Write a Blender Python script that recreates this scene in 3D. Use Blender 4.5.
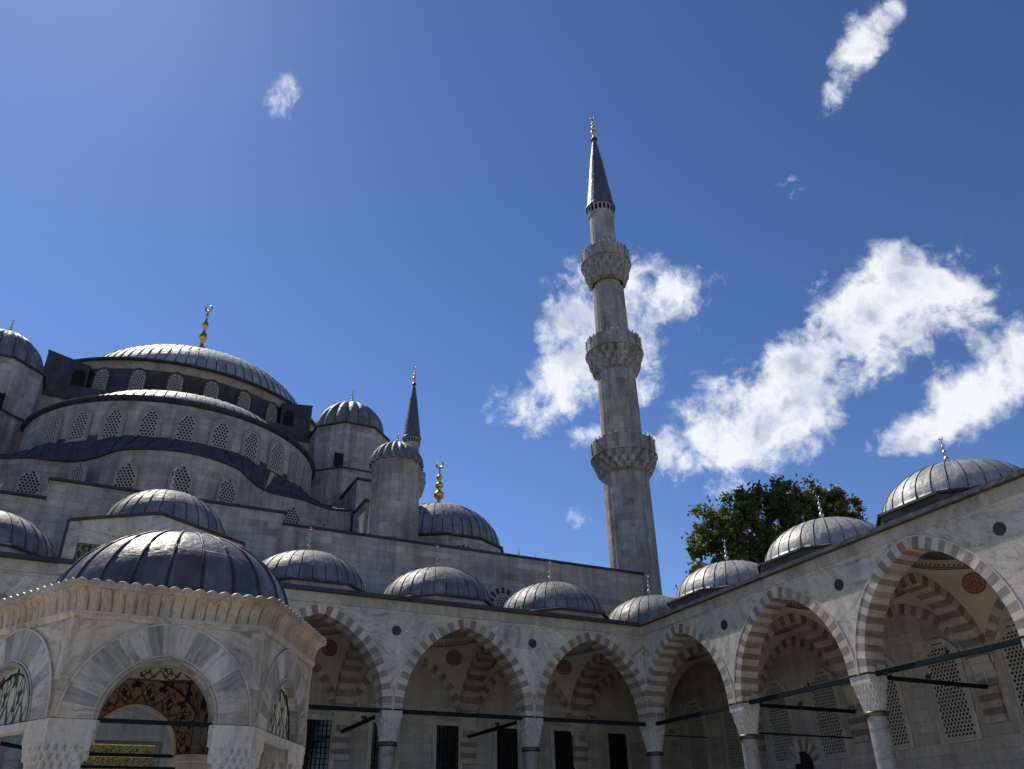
import bpy, math, random
from mathutils import Vector, Matrix
PI = math.pi
random.seed(7)
sc = bpy.context.scene
for o in list(bpy.data.objects): bpy.data.objects.remove(o)

# ------------------------------------------------------------------ camera
YAW, PITCH, ROLL, FOC = 0.47476, 0.51786, -0.02131, 826.32718
CAM = Vector((-23.49545, -32.84007, 1.6))
cd = bpy.data.cameras.new('camera'); cam = bpy.data.objects.new('camera', cd)
sc.collection.objects.link(cam); sc.camera = cam
fw = Vector((math.sin(YAW)*math.cos(PITCH), math.cos(YAW)*math.cos(PITCH), math.sin(PITCH)))
rt = Vector((math.cos(YAW), -math.sin(YAW), 0)); up = rt.cross(fw)
r2 = math.cos(ROLL)*rt + math.sin(ROLL)*up; u2 = -math.sin(ROLL)*rt + math.cos(ROLL)*up
M = Matrix((r2, u2, -fw)).transposed().to_4x4(); M.translation = CAM
cam.matrix_world = M
cd.sensor_width = 36; cd.lens = FOC/1024*36; cd.clip_start = .1; cd.clip_end = 6000

# ------------------------------------------------------------------ sun and sky
SUN = Vector((-.19, .69, .99)).normalized()
sun_el = math.asin(SUN.z); sun_az = math.atan2(SUN.x, SUN.y)
sl = bpy.data.lights.new('sun', 'SUN'); sl.energy = 5.0; sl.angle = math.radians(.55); sl.color = (1, .94, .84)
so = bpy.data.objects.new('sun', sl); sc.collection.objects.link(so)
so.rotation_euler = SUN.to_track_quat('Z', 'Y').to_euler(); so.location = (0, 0, 90)
vs = sc.view_settings; vs.view_transform = 'Standard'; vs.look = 'None'; vs.gamma = 1; vs.exposure = -.2
sc.render.resolution_x = 1024; sc.render.resolution_y = 769

class NT:
    """small node-tree helper"""
    def __init__(s, nt): s.nt = nt; s.n = nt.nodes; s.l = nt.links
    def new(s, t, **k):
        n = s.n.new(t)
        for a, b in k.items(): setattr(n, a, b)
        return n
    def put(s, sock, v):
        if hasattr(v, 'is_output') or isinstance(v, bpy.types.NodeSocket): s.l.new(v, sock)
        elif v is not None:
            if sock.type == 'RGBA' and not isinstance(v, (int, float)) and len(v) == 3: v = (*v, 1)
            sock.default_value = v
    def m(s, op, a, b=None, c=None, clamp=False):
        n = s.new('ShaderNodeMath', operation=op, use_clamp=clamp)
        s.put(n.inputs[0], a); s.put(n.inputs[1], b)
        if c is not None: s.put(n.inputs[2], c)
        return n.outputs[0]
    def v(s, op, a, b=None, out=0):
        n = s.new('ShaderNodeVectorMath', operation=op); s.put(n.inputs[0], a)
        if b is not None: s.put(n.inputs[3 if op == 'SCALE' else 1], b)
        return n.outputs[out]
    def noise(s, vec, scale, detail=4, rough=.55, dist=0, col=False):
        n = s.new('ShaderNodeTexNoise'); s.put(n.inputs['Vector'], vec)
        n.inputs['Scale'].default_value = scale; n.inputs['Detail'].default_value = detail
        n.inputs['Roughness'].default_value = rough; n.inputs['Distortion'].default_value = dist
        return n.outputs['Color' if col else 'Fac']
    def ramp(s, f, pts):
        n = s.new('ShaderNodeValToRGB'); s.put(n.inputs[0], f); e = n.color_ramp.elements
        while len(e) > 1: e.remove(e[-1])
        e[0].position = pts[0][0]; c = pts[0][1]; e[0].color = (c, c, c, 1) if isinstance(c, (int, float)) else (*c, 1)
        for p, c in pts[1:]:
            k = e.new(p); k.color = (c, c, c, 1) if isinstance(c, (int, float)) else (*c, 1)
        return n.outputs[0]
    def mix(s, f, a, b, mode='MIX'):
        n = s.new('ShaderNodeMix', data_type='RGBA', blend_type=mode)
        s.put(n.inputs[0], f); s.put(n.inputs[6], a); s.put(n.inputs[7], b)
        return n.outputs[2]
    def smooth(s, x, lo, hi, a=0., b=1.):
        n = s.new('ShaderNodeMapRange', interpolation_type='SMOOTHSTEP')
        s.put(n.inputs[0], x); n.inputs[1].default_value = lo; n.inputs[2].default_value = hi
        n.inputs[3].default_value = a; n.inputs[4].default_value = b
        return n.outputs[0]
    def mapping(s, vec, scale=(1, 1, 1), loc=(0, 0, 0), rot=(0, 0, 0)):
        n = s.new('ShaderNodeMapping'); s.put(n.inputs[0], vec)
        n.inputs[1].default_value = loc; n.inputs[2].default_value = rot; n.inputs[3].default_value = scale
        return n.outputs[0]

def dirv(x, y):                      # direction of a sky feature
    return (fw + (x-512)/FOC*r2 - (y-384.5)/FOC*u2).normalized()

w = bpy.data.worlds.new('World'); sc.world = w; w.use_nodes = True
T = NT(w.node_tree); T.n.clear()
sky = T.new('ShaderNodeTexSky', sky_type='NISHITA', sun_disc=False)
sky.sun_elevation = sun_el; sky.sun_rotation = sun_az; sky.altitude = 50
sky.air_density = 1.0; sky.dust_density = .13; sky.ozone_density = 3.0
D = T.v('NORMALIZE', T.new('ShaderNodeTexCoord').outputs['Generated'])
# clouds: (pixel centre used only to read off a direction, angular half sizes, tilt, strength)
CL = [ # x, y, rx, ry, tilt(deg), amp
 (610,325,62,48,-8,1.0),(560,375,60,30,-38,1.0),(668,300,40,26,-10,.85),(530,408,30,18,-30,.8),(640,388,40,18,5,.6),(590,435,34,12,-10,.5),
 (735,425,78,42,-22,1.1),(800,372,60,40,-25,1.05),(870,318,62,44,-28,1.15),(930,290,55,38,-10,1.15),(975,292,36,16,-5,.7),(700,455,40,22,-15,.85),
 (985,395,60,34,-28,1.15),(930,425,50,20,-20,.85),(1040,360,60,40,-25,1.0),
 (862,38,22,36,30,.78),(846,80,14,30,20,.6),(792,190,22,14,20,.44),(283,98,26,22,30,.50),(578,516,17,11,0,.5),(700,290,34,16,-20,.5),(640,350,30,20,0,.5),(888,20,12,14,30,.5),(752,460,40,14,-10,.5)]
base = None
for x, y, rx, ry, tl, am in CL:
    c = dirv(x, y); t = math.radians(tl)
    ax = (dirv(x+10, y)-c).normalized(); ay = (dirv(x, y-10)-c); ay = (ay-ax*ay.dot(ax)).normalized()
    a = (ax*math.cos(t)+ay*math.sin(-t)); b = (-ax*math.sin(-t)+ay*math.cos(t))
    k = (dirv(x+10, y)-c).length/10
    a = a/(rx*k*1.06); b = b/(ry*k*1.1)
    d1 = T.m('SUBTRACT', T.v('DOT_PRODUCT', D, tuple(a), out=1), a.dot(c))
    d2 = T.m('SUBTRACT', T.v('DOT_PRODUCT', D, tuple(b), out=1), b.dot(c))
    q = T.m('ADD', T.m('MULTIPLY', d1, d1), T.m('MULTIPLY', d2, d2))
    g = T.m('MULTIPLY', T.m('EXPONENT', T.m('MULTIPLY', q, -.62)), am)
    base = g if base is None else T.m('SMOOTH_MAX', base, g, .25)
base = T.m('MULTIPLY', base, T.m('GREATER_THAN', T.v('DOT_PRODUCT', D, tuple(fw), out=1), .3))
warp = T.v('SCALE', T.v('SUBTRACT', T.noise(D, 9, 5, .6, col=True), (.5, .5, .5)), .05)
Dw = T.v('ADD', D, warp)
n1 = T.noise(Dw, 14, 9, .62); n2 = T.noise(Dw, 55, 7, .6)
dens = T.m('ADD', base, T.m('MULTIPLY', T.m('SUBTRACT', n1, .5), 2.3))
dens = T.m('ADD', dens, T.m('MULTIPLY', T.m('SUBTRACT', n2, .5), .8))
dens = T.m('MULTIPLY', dens, T.smooth(base, .06, .34))
alpha = T.smooth(dens, .32, 1.0)
n3 = T.noise(Dw, 11, 4, .5)
thick = T.smooth(T.m('ADD', dens, T.m('MULTIPLY', T.m('SUBTRACT', n3, .5), 3.2)), .8, 1.7)
ccol = T.mix(thick, (11.2, 11.5, 12.), (5.6, 6.3, 8.))
gm = T.new('ShaderNodeGamma'); T.put(gm.inputs[0], sky.outputs[0]); gm.inputs[1].default_value = 1.5
skyc = T.mix(1., gm.outputs[0], (.595, .56, .565), 'MULTIPLY')
col = T.mix(T.m('MULTIPLY', alpha, .93), skyc, ccol)
bg = T.new('ShaderNodeBackground'); T.put(bg.inputs[0], col); bg.inputs[1].default_value = .1
wo = T.new('ShaderNodeOutputWorld'); T.l.new(bg.outputs[0], wo.inputs[0])

# ------------------------------------------------------------------ materials
def mat(name, rough=.8, metal=0, spec=.3):
    m = bpy.data.materials.new(name); m.use_nodes = True; N = NT(m.node_tree)
    b = N.n['Principled BSDF']; b.inputs['Roughness'].default_value = rough
    b.inputs['Metallic'].default_value = metal; b.inputs['Specular IOR Level'].default_value = spec
    return m, N, b
def bump(N, b, h, s=.3, d=.02):
    n = N.new('ShaderNodeBump'); n.inputs['Strength'].default_value = s; n.inputs['Distance'].default_value = d
    N.put(n.inputs['Height'], h); N.l.new(n.outputs[0], b.inputs['Normal'])
def flat(name, c, rough=.7, metal=0, var=.25, scale=3, bmp=.2):
    m, N, b = mat(name, rough, metal)
    o = N.new('ShaderNodeTexCoord').outputs['Object']
    n = N.noise(o, scale, 6, .6)
    f = N.ramp(n, [(.25, 1-var), (.75, 1+var)])
    N.put(b.inputs[0], N.mix(1., (*c, 1), f, 'MULTIPLY'))
    bump(N, b, N.noise(o, scale*8, 4), bmp, .01)
    return m
def brick(N, uv, bw, bh, mortar=.012, off=.5, sq=1.):
    n = N.new('ShaderNodeTexBrick'); N.put(n.inputs['Vector'], uv)
    n.inputs['Color1'].default_value = (0, 0, 0, 1); n.inputs['Color2'].default_value = (1, 1, 1, 1)
    n.inputs['Mortar'].default_value = (.5, .5, .5, 1); n.inputs['Scale'].default_value = 1
    n.inputs['Mortar Size'].default_value = mortar; n.inputs['Mortar Smooth'].default_value = .3
    n.inputs['Brick Width'].default_value = bw; n.inputs['Row Height'].default_value = bh
    n.inputs['Bias'].default_value = 0; n.offset = off; n.squash = sq
    return n.outputs['Color'], n.outputs['Fac']
def ashlar(name, c, bw=.95, bh=.36, dark=.5, stain=.55, joint=.55, seed=0.):
    """coursed limestone with block to block tone, grime and vertical run-off streaks"""
    m, N, b = mat(name, .88, 0, .2)
    tc = N.new('ShaderNodeTexCoord'); uv = tc.outputs['UV']; ob = tc.outputs['Object']
    wob = N.v('ADD', uv, N.v('SCALE', N.noise(ob, 2.2, 3, col=True), .03))
    bc, bf = brick(N, wob, bw, bh, .014)
    bc2, bf2 = brick(N, N.mapping(wob, loc=(.37+seed, 0, 0)), bw*1.37, bh, .0)
    blk = N.m('ADD', N.m('MULTIPLY', bc, .5), N.m('MULTIPLY', bc2, .5))
    blk = N.ramp(blk, [(0, dark), (.35, .88), (1, 1.16)])
    big = N.ramp(N.noise(ob, .33, 7, .62, .4), [(.3, 1-stain*.55), (.52, 1.), (.75, 1.1)])
    strk = N.ramp(N.noise(N.mapping(ob, (1.6, 1.6, .16)), 1.2, 6, .65), [(.36, 1-stain*.5), (.6, 1.06)])
    fine = N.ramp(N.noise(ob, 7, 6, .7), [(.25, .8), (.75, 1.15)])
    k = N.mix(1., blk, big, 'MULTIPLY'); k = N.mix(1., k, strk, 'MULTIPLY'); k = N.mix(1., k, fine, 'MULTIPLY')
    base = N.mix(N.smooth(N.noise(ob, .8, 5), .42, .65), (*c, 1), (c[0]*.93, c[1]*.98, c[2]*1.09, 1))
    colr = N.mix(1., base, k, 'MULTIPLY')
    colr = N.mix(N.m('MULTIPLY', bf, joint), colr, (c[0]*.35, c[1]*.35, c[2]*.36, 1))
    N.put(b.inputs[0], colr)
    bump(N, b, N.m('ADD', N.m('MULTIPLY', bf, -1.), N.m('MULTIPLY', N.noise(ob, 9, 5, .7), .6)), .5, .02)
    return m
def marble(name, c, vein=.55, slabs=None, along=False, tint=.06, rough=.5, stain=.3):
    """veined Marmara marble, cut in slabs whose veins run different ways"""
    m, N, b = mat(name, rough, 0, .35)
    tc = N.new('ShaderNodeTexCoord'); uv = tc.outputs['UV']; ob = tc.outputs['Object']
    if slabs:
        bc, bf = brick(N, N.v('ADD', uv, N.v('SCALE', N.noise(ob, .5, 2, col=True), .12)), slabs[0], slabs[1], .006, .37, 1.)
        bc2, _ = brick(N, N.mapping(uv, loc=(.8, 0, 0)), slabs[0]*1.7, slabs[1], .0)
        r = N.m('ADD', N.m('MULTIPLY', bc, .6), N.m('MULTIPLY', bc2, .4))
        ro = N.new('ShaderNodeVectorRotate', rotation_type='Z_AXIS'); N.put(ro.inputs[0], uv)
        N.put(ro.inputs['Angle'], N.m('MULTIPLY', r, 5.2)); p = ro.outputs[0]
        cx = N.new('ShaderNodeCombineXYZ'); N.put(cx.inputs[2], N.m('MULTIPLY', r, 31.)); p = N.v('ADD', p, cx.outputs[0])
        p = N.mapping(p, (.45, 2.6, 1))
    else:
        r = None; p = N.mapping(uv, (.5, 3.2, 1) if along else (3.2, .5, 1))
        p = N.v('ADD', p, N.mapping(ob, (.4, .4, .4)))
    p = N.v('ADD', p, N.v('SCALE', N.noise(ob, 1.1, 4, .6, col=True), 1.1))
    v1 = N.ramp(N.noise(p, 1.5, 7, .68), [(.3, 1-vein), (.46, .92), (.55, 1.0), (.72, 1.14)])
    v2 = N.ramp(N.noise(p, 5.5, 5, .6), [(.3, 1-vein*.45), (.55, 1.05)])
    k = N.mix(1., v1, v2, 'MULTIPLY')
    if slabs: k = N.mix(1., k, N.ramp(r, [(0, .78), (.5, 1), (1, 1.12)]), 'MULTIPLY')
    st = N.ramp(N.noise(N.mapping(ob, (1.3, 1.3, .35)), .7, 6, .65), [(.3, 1-stain), (.6, 1.03)])
    k = N.mix(1., k, st, 'MULTIPLY')
    base = N.mix(N.smooth(N.noise(ob, .7, 4), .4, .7), (*c, 1), (c[0]*(1+tint), c[1], c[2]*(1-tint*1.5), 1))
    colr = N.mix(1., base, k, 'MULTIPLY')
    if slabs: colr = N.mix(N.m('MULTIPLY', bf, .55), colr, (.16, .155, .15, 1))
    N.put(b.inputs[0], colr)
    bump(N, b, N.noise(ob, 14, 4, .6), .15, .01)
    return m
def lead(name, c, rough=.36, metal=.75, spotty=.35):
    m, N, b = mat(name, rough, metal, .5)
    tc = N.new('ShaderNodeTexCoord'); ob = tc.outputs['Object']; uv = tc.outputs['UV']
    n = N.noise(ob, 1.3, 7, .65); f = N.ramp(n, [(.28, 1-spotty), (.55, 1), (.75, 1+spotty)])
    st = N.ramp(N.noise(N.mapping(ob, (2.2, 2.2, .5)), 2.4, 5, .7), [(.3, .8), (.65, 1.12)])
    bc, bf = brick(N, uv, 200., 1.05, .012)
    tc_, _ = brick(N, uv, .58, 1.05, .0, 0.)
    k = N.mix(1., f, st, 'MULTIPLY'); k = N.mix(1., k, N.ramp(tc_, [(0, .78), (1, 1.2)]), 'MULTIPLY')
    colr = N.mix(1., (*c, 1), k, 'MULTIPLY')
    colr = N.mix(N.m('MULTIPLY', bf, .45), colr, (c[0]*.35, c[1]*.35, c[2]*.35, 1))
    N.put(b.inputs[0], colr)
    N.put(b.inputs['Roughness'], N.ramp(N.noise(ob, 3.1, 5, .6), [(.3, rough-.07), (.7, rough+.16)]))
    bump(N, b, N.m('ADD', N.m('ADD', N.noise(ob, 2.6, 5, .6), N.m('MULTIPLY', tc_, .12)), N.m('MULTIPLY', bf, -.5)), .6, .07)
    return m

MARB = marble('marble_slabs', (.54, .51, .47), .62, (1.7, .95), stain=.35)
VWHITE = marble('marble_voussoir', (.56, .51, .445), .3, None, True)
VGREY = marble('grey_voussoir', (.25, .235, .215), .35, None, True)
VRED = marble('red_voussoir', (.27, .17, .135), .35, None, True)
SCREAM = marble('soffit_cream', (.49, .445, .39), .3, None, True, stain=.4)
SBROWN = marble('soffit_brown', (.25, .215, .185), .4, None, True, stain=.4)
KMARB = marble('kiosk_marble', (.48, .43, .37), .62, (.9, 2.2), tint=.12, stain=.6)
KV = [marble('kiosk_block_a', (.50, .475, .44), .6, None, True, .1, stain=.5), marble('kiosk_block_b', (.31, .295, .27), .6, None, True, .08, stain=.5), marble('kiosk_block_c', (.44, .415, .38), .65, None, True, .1, stain=.5)]
KCORN = marble('cornice_marble', (.45, .375, .30), .6, None, False, .12, stain=.7)
CAPM = marble('capital_marble', (.52, .50, .46), .35, None, False, .06)
COLM = marble('column_marble', (.30, .295, .285), .55, None, True, .05, rough=.3)
GRAN = flat('column_granite', (.23, .215, .2), .35, 0, .2, 9)
BAND = marble('cornice_band', (.46, .43, .375), .3, (1.3, 5.), stain=.4)
STONE = ashlar('grey_ashlar', (.53, .485, .42), dark=.62, stain=.62, joint=.36)
STONE2 = ashlar('tower_ashlar', (.52, .475, .415), .8, .42, .55, .8, .4)
MINST = ashlar('minaret_ashlar', (.48, .44, .39), .62, .5, .6, .75, .4)
WALLIN = ashlar('gallery_ashlar', (.46, .425, .37), 1.1, .42, .78, .35, .35)
NICHE = flat('window_surround_stone', (.33, .29, .235), .85, 0, .25, 2)
PLAST = flat('cream_plaster', (.52, .475, .39), .85, 0, .1, 1.2, .1)
GRIL = flat('pierced_plaster', (.40, .385, .35), .8, 0, .12, 4)
PRED = flat('red_paint', (.25, .085, .062), .75, 0, .45, 7)
LEAD = lead('lead_sheet', (.24, .235, .23), .55, .35, .4)
LEADW = lead('lead_weathered_sunlit', (.40, .395, .38), .5, .2, .35)  # weathered lead, with the paleness of sunlit domes put into its colour
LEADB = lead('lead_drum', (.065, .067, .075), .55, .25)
COPE = lead('lead_coping', (.05, .052, .058), .55, .3)
GOLD = flat('gilded_copper', (.75, .47, .12), .3, .9, .15, 4)
SILV = flat('grey_metal_finial', (.5, .5, .47), .4, .7, .15, 4)
IRON = flat('dark_iron', (.012, .018, .02), .8, .0, .3, 5); IRON.node_tree.nodes['Principled BSDF'].inputs['Specular IOR Level'].default_value = .08
BRONZ = flat('bronze_ring', (.12, .1, .07), .45, .7, .2, 5)
GLASS, _N, _b = mat('dark_glass', .12, 0, .5); _b.inputs[0].default_value = (.012, .014, .018, 1)
DARK = flat('dark_recess', (.015, .016, .02), .9)
WOOD = flat('dark_door_timber', (.035, .025, .02), .6)
PORPH = flat('porphyry_disc', (.045, .035, .04), .35)
BLACKV = flat('black_wedge_stone', (.05, .048, .05), .8)

def vault_mat():
    return PLAST
def ornament(name, ground, line, dark, accent=None):
    """painted scrolls: interlaced loops running along u, v across the band"""
    m, N, b = mat(name, .75, 0, .2)
    uv = N.new('ShaderNodeTexCoord').outputs['UV']
    uv = N.v('ADD', uv, N.v('SCALE', N.v('SUBTRACT', N.noise(uv, 3, 2, col=True), (.5, .5, .5)), .1))
    sx = N.new('ShaderNodeSeparateXYZ'); N.put(sx.inputs[0], uv); u, v = sx.outputs[0], sx.outputs[1]
    def curve(amp, ph, wd, fr=1., mid=.48):
        s = N.m('SINE', N.m('ADD', N.m('MULTIPLY', u, 2*PI*fr), ph))
        y = N.m('ADD', N.m('MULTIPLY', s, amp), mid)
        return N.smooth(N.m('ABSOLUTE', N.m('SUBTRACT', v, y)), wd*.6, wd, 1., 0.)
    c = (*ground, 1)
    l1 = N.m('MAXIMUM', curve(.33, 0, .07), curve(.33, PI, .07)); l1 = N.m('MAXIMUM', l1, curve(.16, PI/2, .045, 1., .2))
    c = N.mix(l1, c, (*line, 1))
    # flowers and buds at the nodes
    def dots(ou, vv, r, pet=5):
        fu = N.m('SUBTRACT', N.m('FRACT', N.m('ADD', u, ou)), .5); dv = N.m('MULTIPLY', N.m('SUBTRACT', v, vv), .85)
        rr = N.m('SQRT', N.m('ADD', N.m('MULTIPLY', fu, fu), N.m('MULTIPLY', dv, dv)))
        an = N.m('ARCTAN2', fu, dv)
        ed = N.m('MULTIPLY', N.m('ADD', N.m('MULTIPLY', N.m('COSINE', N.m('MULTIPLY', an, pet)), .28), .8), r)
        return N.smooth(N.m('SUBTRACT', rr, ed), -.015, .02, 1., 0.)
    d = N.m('MAXIMUM', dots(.25, .78, .17, 3), dots(.75, .5, .15, 5)); d = N.m('MAXIMUM', d, curve(.26, .9, .035, 1., .55))
    d = N.m('MAXIMUM', d, dots(.0, .3, .09, 4))
    c = N.mix(d, c, (*dark, 1))
    c = N.mix(N.smooth(v, .93, .95), c, (*dark, 1))
    c = N.mix(N.smooth(v, .055, .07, 1., 0.), c, (*line, 1))
    N.put(b.inputs[0], c); return m
PAINT = ornament('painted_scrolls_red', (.30, .235, .17), (.17, .05, .035), (.03, .03, .03))
PAINT2 = ornament('painted_scrolls_black', (.44, .42, .34), (.07, .08, .07), (.045, .055, .05))
def gold_mat():
    m, N, b = mat('gilded_inscription', .4, 0, .5)
    uv = N.new('ShaderNodeTexCoord').outputs['UV']; sx = N.new('ShaderNodeSeparateXYZ'); N.put(sx.inputs[0], uv)
    n = N.noise(N.mapping(uv, (9, 5.5, 1)), 1.4, 3, .5, 1.5)
    f = N.smooth(N.m('ABSOLUTE', N.m('SUBTRACT', n, .5)), .035, .055, 1., 0.)
    N.put(b.inputs[0], N.mix(f, (.02, .025, .012, 1), (.55, .38, .08, 1)))
    N.put(b.inputs['Metallic'], N.m('MULTIPLY', f, .6)); return m
GINS = gold_mat()
def paving():
    m, N, b = mat('courtyard_paving', .6, 0, .3)
    tc = N.new('ShaderNodeTexCoord'); ob = tc.outputs['Object']
    bc, bf = brick(N, ob, 1.2, .8, .01)
    k = N.mix(1., N.ramp(bc, [(0, .82), (1, 1.1)]), N.ramp(N.noise(ob, .6, 6), [(.3, .8), (.7, 1.1)]), 'MULTIPLY')
    c = N.mix(1., (.60, .54, .455, 1), k, 'MULTIPLY'); c = N.mix(bf, c, (.15, .14, .13, 1))
    N.put(b.inputs[0], c); return m
PAVE = paving()
EARTH = flat('earth', (.16, .145, .12), .95, 0, .3, .1)
def leafmat(n, c):
    m, N, b = mat(n, .5, 0, .4); ob = N.new('ShaderNodeTexCoord').outputs['Object']
    f = N.ramp(N.noise(ob, .9, 4), [(.3, .55), (.7, 1.4)]); N.put(b.inputs[0], N.mix(1., (*c, 1), f, 'MULTIPLY'))
    tr = N.new('ShaderNodeBsdfTranslucent'); N.put(tr.inputs[0], N.mix(1., (c[0]*1.9, c[1]*1.7, c[2]*.7, 1), f, 'MULTIPLY'))
    ms = N.new('ShaderNodeMixShader'); ms.inputs[0].default_value = .3
    N.l.new(b.outputs[0], ms.inputs[1]); N.l.new(tr.outputs[0], ms.inputs[2]); N.l.new(ms.outputs[0], N.n['Material Output'].inputs[0])
    return m
LEAF1 = leafmat('leaf_green', (.08, .105, .03)); LEAF2 = leafmat('leaf_olive', (.12, .135, .045))
BARK = flat('bark', (.12, .095, .07), .9, 0, .3, 3)

# ------------------------------------------------------------------ mesh builder
class MB:
    def __init__(s): s.v = []; s.f = []; s.m = []; s.uv = []; s.sm = []
    def quad(s, pts, m=0, uv=None, smooth=False):
        i = len(s.v); s.v += [tuple(p) for p in pts]; s.f.append(tuple(range(i, i+len(pts)))); s.m.append(m); s.uv.append(uv); s.sm.append(smooth)
    def grid(s, P, m=0, UV=None, wrap=False, smooth=True, mf=None):
        """P[i][j] points, shared vertices"""
        ni, nj = len(P), len(P[0]); b = len(s.v)
        for r in P: s.v += [tuple(p) for p in r]
        for i in range(ni-1):
            for j in range(nj if wrap else nj-1):
                k = (j+1) % nj
                s.f.append((b+i*nj+j, b+i*nj+k, b+(i+1)*nj+k, b+(i+1)*nj+j)); s.m.append(mf(i, j) if mf else m); s.sm.append(smooth)
                if UV:
                    a = UV(i, j); c = UV(i+1, j+1); s.uv.append(((a[0], a[1]), (c[0], a[1]), (c[0], c[1]), (a[0], c[1])))
                else: s.uv.append(None)
    def box(s, x0, y0, z0, x1, y1, z1, m=0):
        p = [(x0,y0,z0),(x1,y0,z0),(x1,y1,z0),(x0,y1,z0),(x0,y0,z1),(x1,y0,z1),(x1,y1,z1),(x0,y1,z1)]
        for f in ((0,3,2,1),(4,5,6,7),(0,1,5,4),(1,2,6,5),(2,3,7,6),(3,0,4,7)): s.quad([p[i] for i in f], m)
    def prism(s, poly, z0, z1, m=0, cap=True, mtop=None, uvs=True):
        n = len(poly); L = 0
        for i in range(n):
            a, b = poly[i], poly[(i+1) % n]; d = math.hypot(b[0]-a[0], b[1]-a[1])
            s.quad([(*a, z0), (*b, z0), (*b, z1), (*a, z1)], m, ((L, z0), (L+d, z0), (L+d, z1), (L, z1))); L += d
        if cap: s.quad([(*p, z1) for p in poly], m if mtop is None else mtop); s.quad([(*p, z0) for p in reversed(poly)], m)
    def lathe(s, c, prof, n=48, m=0, rf=None, a0=0, a1=2*PI, smooth=True, mf=None):
        wrap = abs(a1-a0-2*PI) < 1e-6; P = []; arc = [0]
        for i in range(1, len(prof)): arc.append(arc[-1]+math.hypot(prof[i][0]-prof[i-1][0], prof[i][1]-prof[i-1][1]))
        R = max(p[0] for p in prof)
        for (r, z) in prof:
            row = []
            for j in range(n if wrap else n+1):
                a = a0+(a1-a0)*j/n; rr = r if rf is None else rf(a, r, z)
                row.append((c[0]+rr*math.cos(a), c[1]+rr*math.sin(a), c[2]+z))
            P.append(row)
        s.grid(P, m, lambda i, j: ((a0+(a1-a0)*j/n)*R, arc[min(i, len(arc)-1)]+c[2]), wrap, smooth, mf)
    def tube(s, pts, r, n=8, m=0):
        P = []
        for i, p in enumerate(pts):
            p = Vector(p); a = Vector(pts[max(0, i-1)]); b = Vector(pts[min(len(pts)-1, i+1)]); d = (b-a).normalized()
            x = d.orthogonal().normalized(); y = d.cross(x); rr = r[i] if isinstance(r, (list, tuple)) else r
            P.append([p+x*rr*math.cos(2*PI*k/n)+y*rr*math.sin(2*PI*k/n) for k in range(n)])
        # keep rings aligned
        s.grid(P, m, None, True, True); s.quad(list(reversed(P[0])), m); s.quad(P[-1], m)
    def bar(s, a, b, w, h=None, m=0):
        a, b = Vector(a), Vector(b); h = h or w; d = (b-a).normalized()
        x = d.cross(Vector((0, 0, 1))); x = x.normalized() if x.length > 1e-3 else Vector((1, 0, 0)); y = x.cross(d)
        A = [a+x*sx*w/2+y*sy*h/2 for sx, sy in ((-1,-1),(1,-1),(1,1),(-1,1))]; B = [p+(b-a) for p in A]
        for i in range(4): s.quad([A[i], A[(i+1)%4], B[(i+1)%4], B[i]], m)
        s.quad(list(reversed(A)), m); s.quad(B, m)
    def build(s, name, mats, parent=None, weld=True):
        me = bpy.data.meshes.new(name); off = Vector((0, 0, 0))
        if parent is not None:
            p = parent
            while p is not None: off += p.location; p = p.parent
        me.from_pydata([(x-off.x, y-off.y, z-off.z) for x, y, z in s.v], [], s.f)
        if not isinstance(mats, (list, tuple)): mats = [mats]
        for m in mats: me.materials.append(m)
        ul = me.uv_layers.new(name='UVMap').data
        for p, mi, uv, sm in zip(me.polygons, s.m, s.uv, s.sm):
            p.material_index = mi; p.use_smooth = sm
            n = p.normal
            for k, li in enumerate(p.loop_indices):
                if uv is not None: ul[li].uv = uv[k % len(uv)]
                else:
                    c = s.v[p.vertices[k]]
                    if abs(n.z) > .75: ul[li].uv = (c[0], c[1])
                    else:
                        h = math.hypot(n.x, n.y) or 1; ul[li].uv = ((c[0]*-n.y+c[1]*n.x)/h, c[2])
        me.update()
        o = bpy.data.objects.new(name, me); sc.collection.objects.link(o)
        if parent is not None: o.parent = parent
        return o
def tag(o, label, cat, group=None, kind=None):
    if label: o['label'] = label
    if cat: o['category'] = cat
    if group: o['group'] = group
    if kind: o['kind'] = kind
    return o
def thing(name, loc, label, cat, group=None):
    o = bpy.data.objects.new(name, None); sc.collection.objects.link(o); o.location = loc; o.empty_display_size = .5
    return tag(o, label, cat, group)
def kids(o): return [c for c in bpy.data.objects if c.parent == o]
def copy_tree(o, parent=None, top=True):
    c = o.copy(); sc.collection.objects.link(c); c.parent = parent
    for ch in kids(o): copy_tree(ch, c)
    return c

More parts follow.
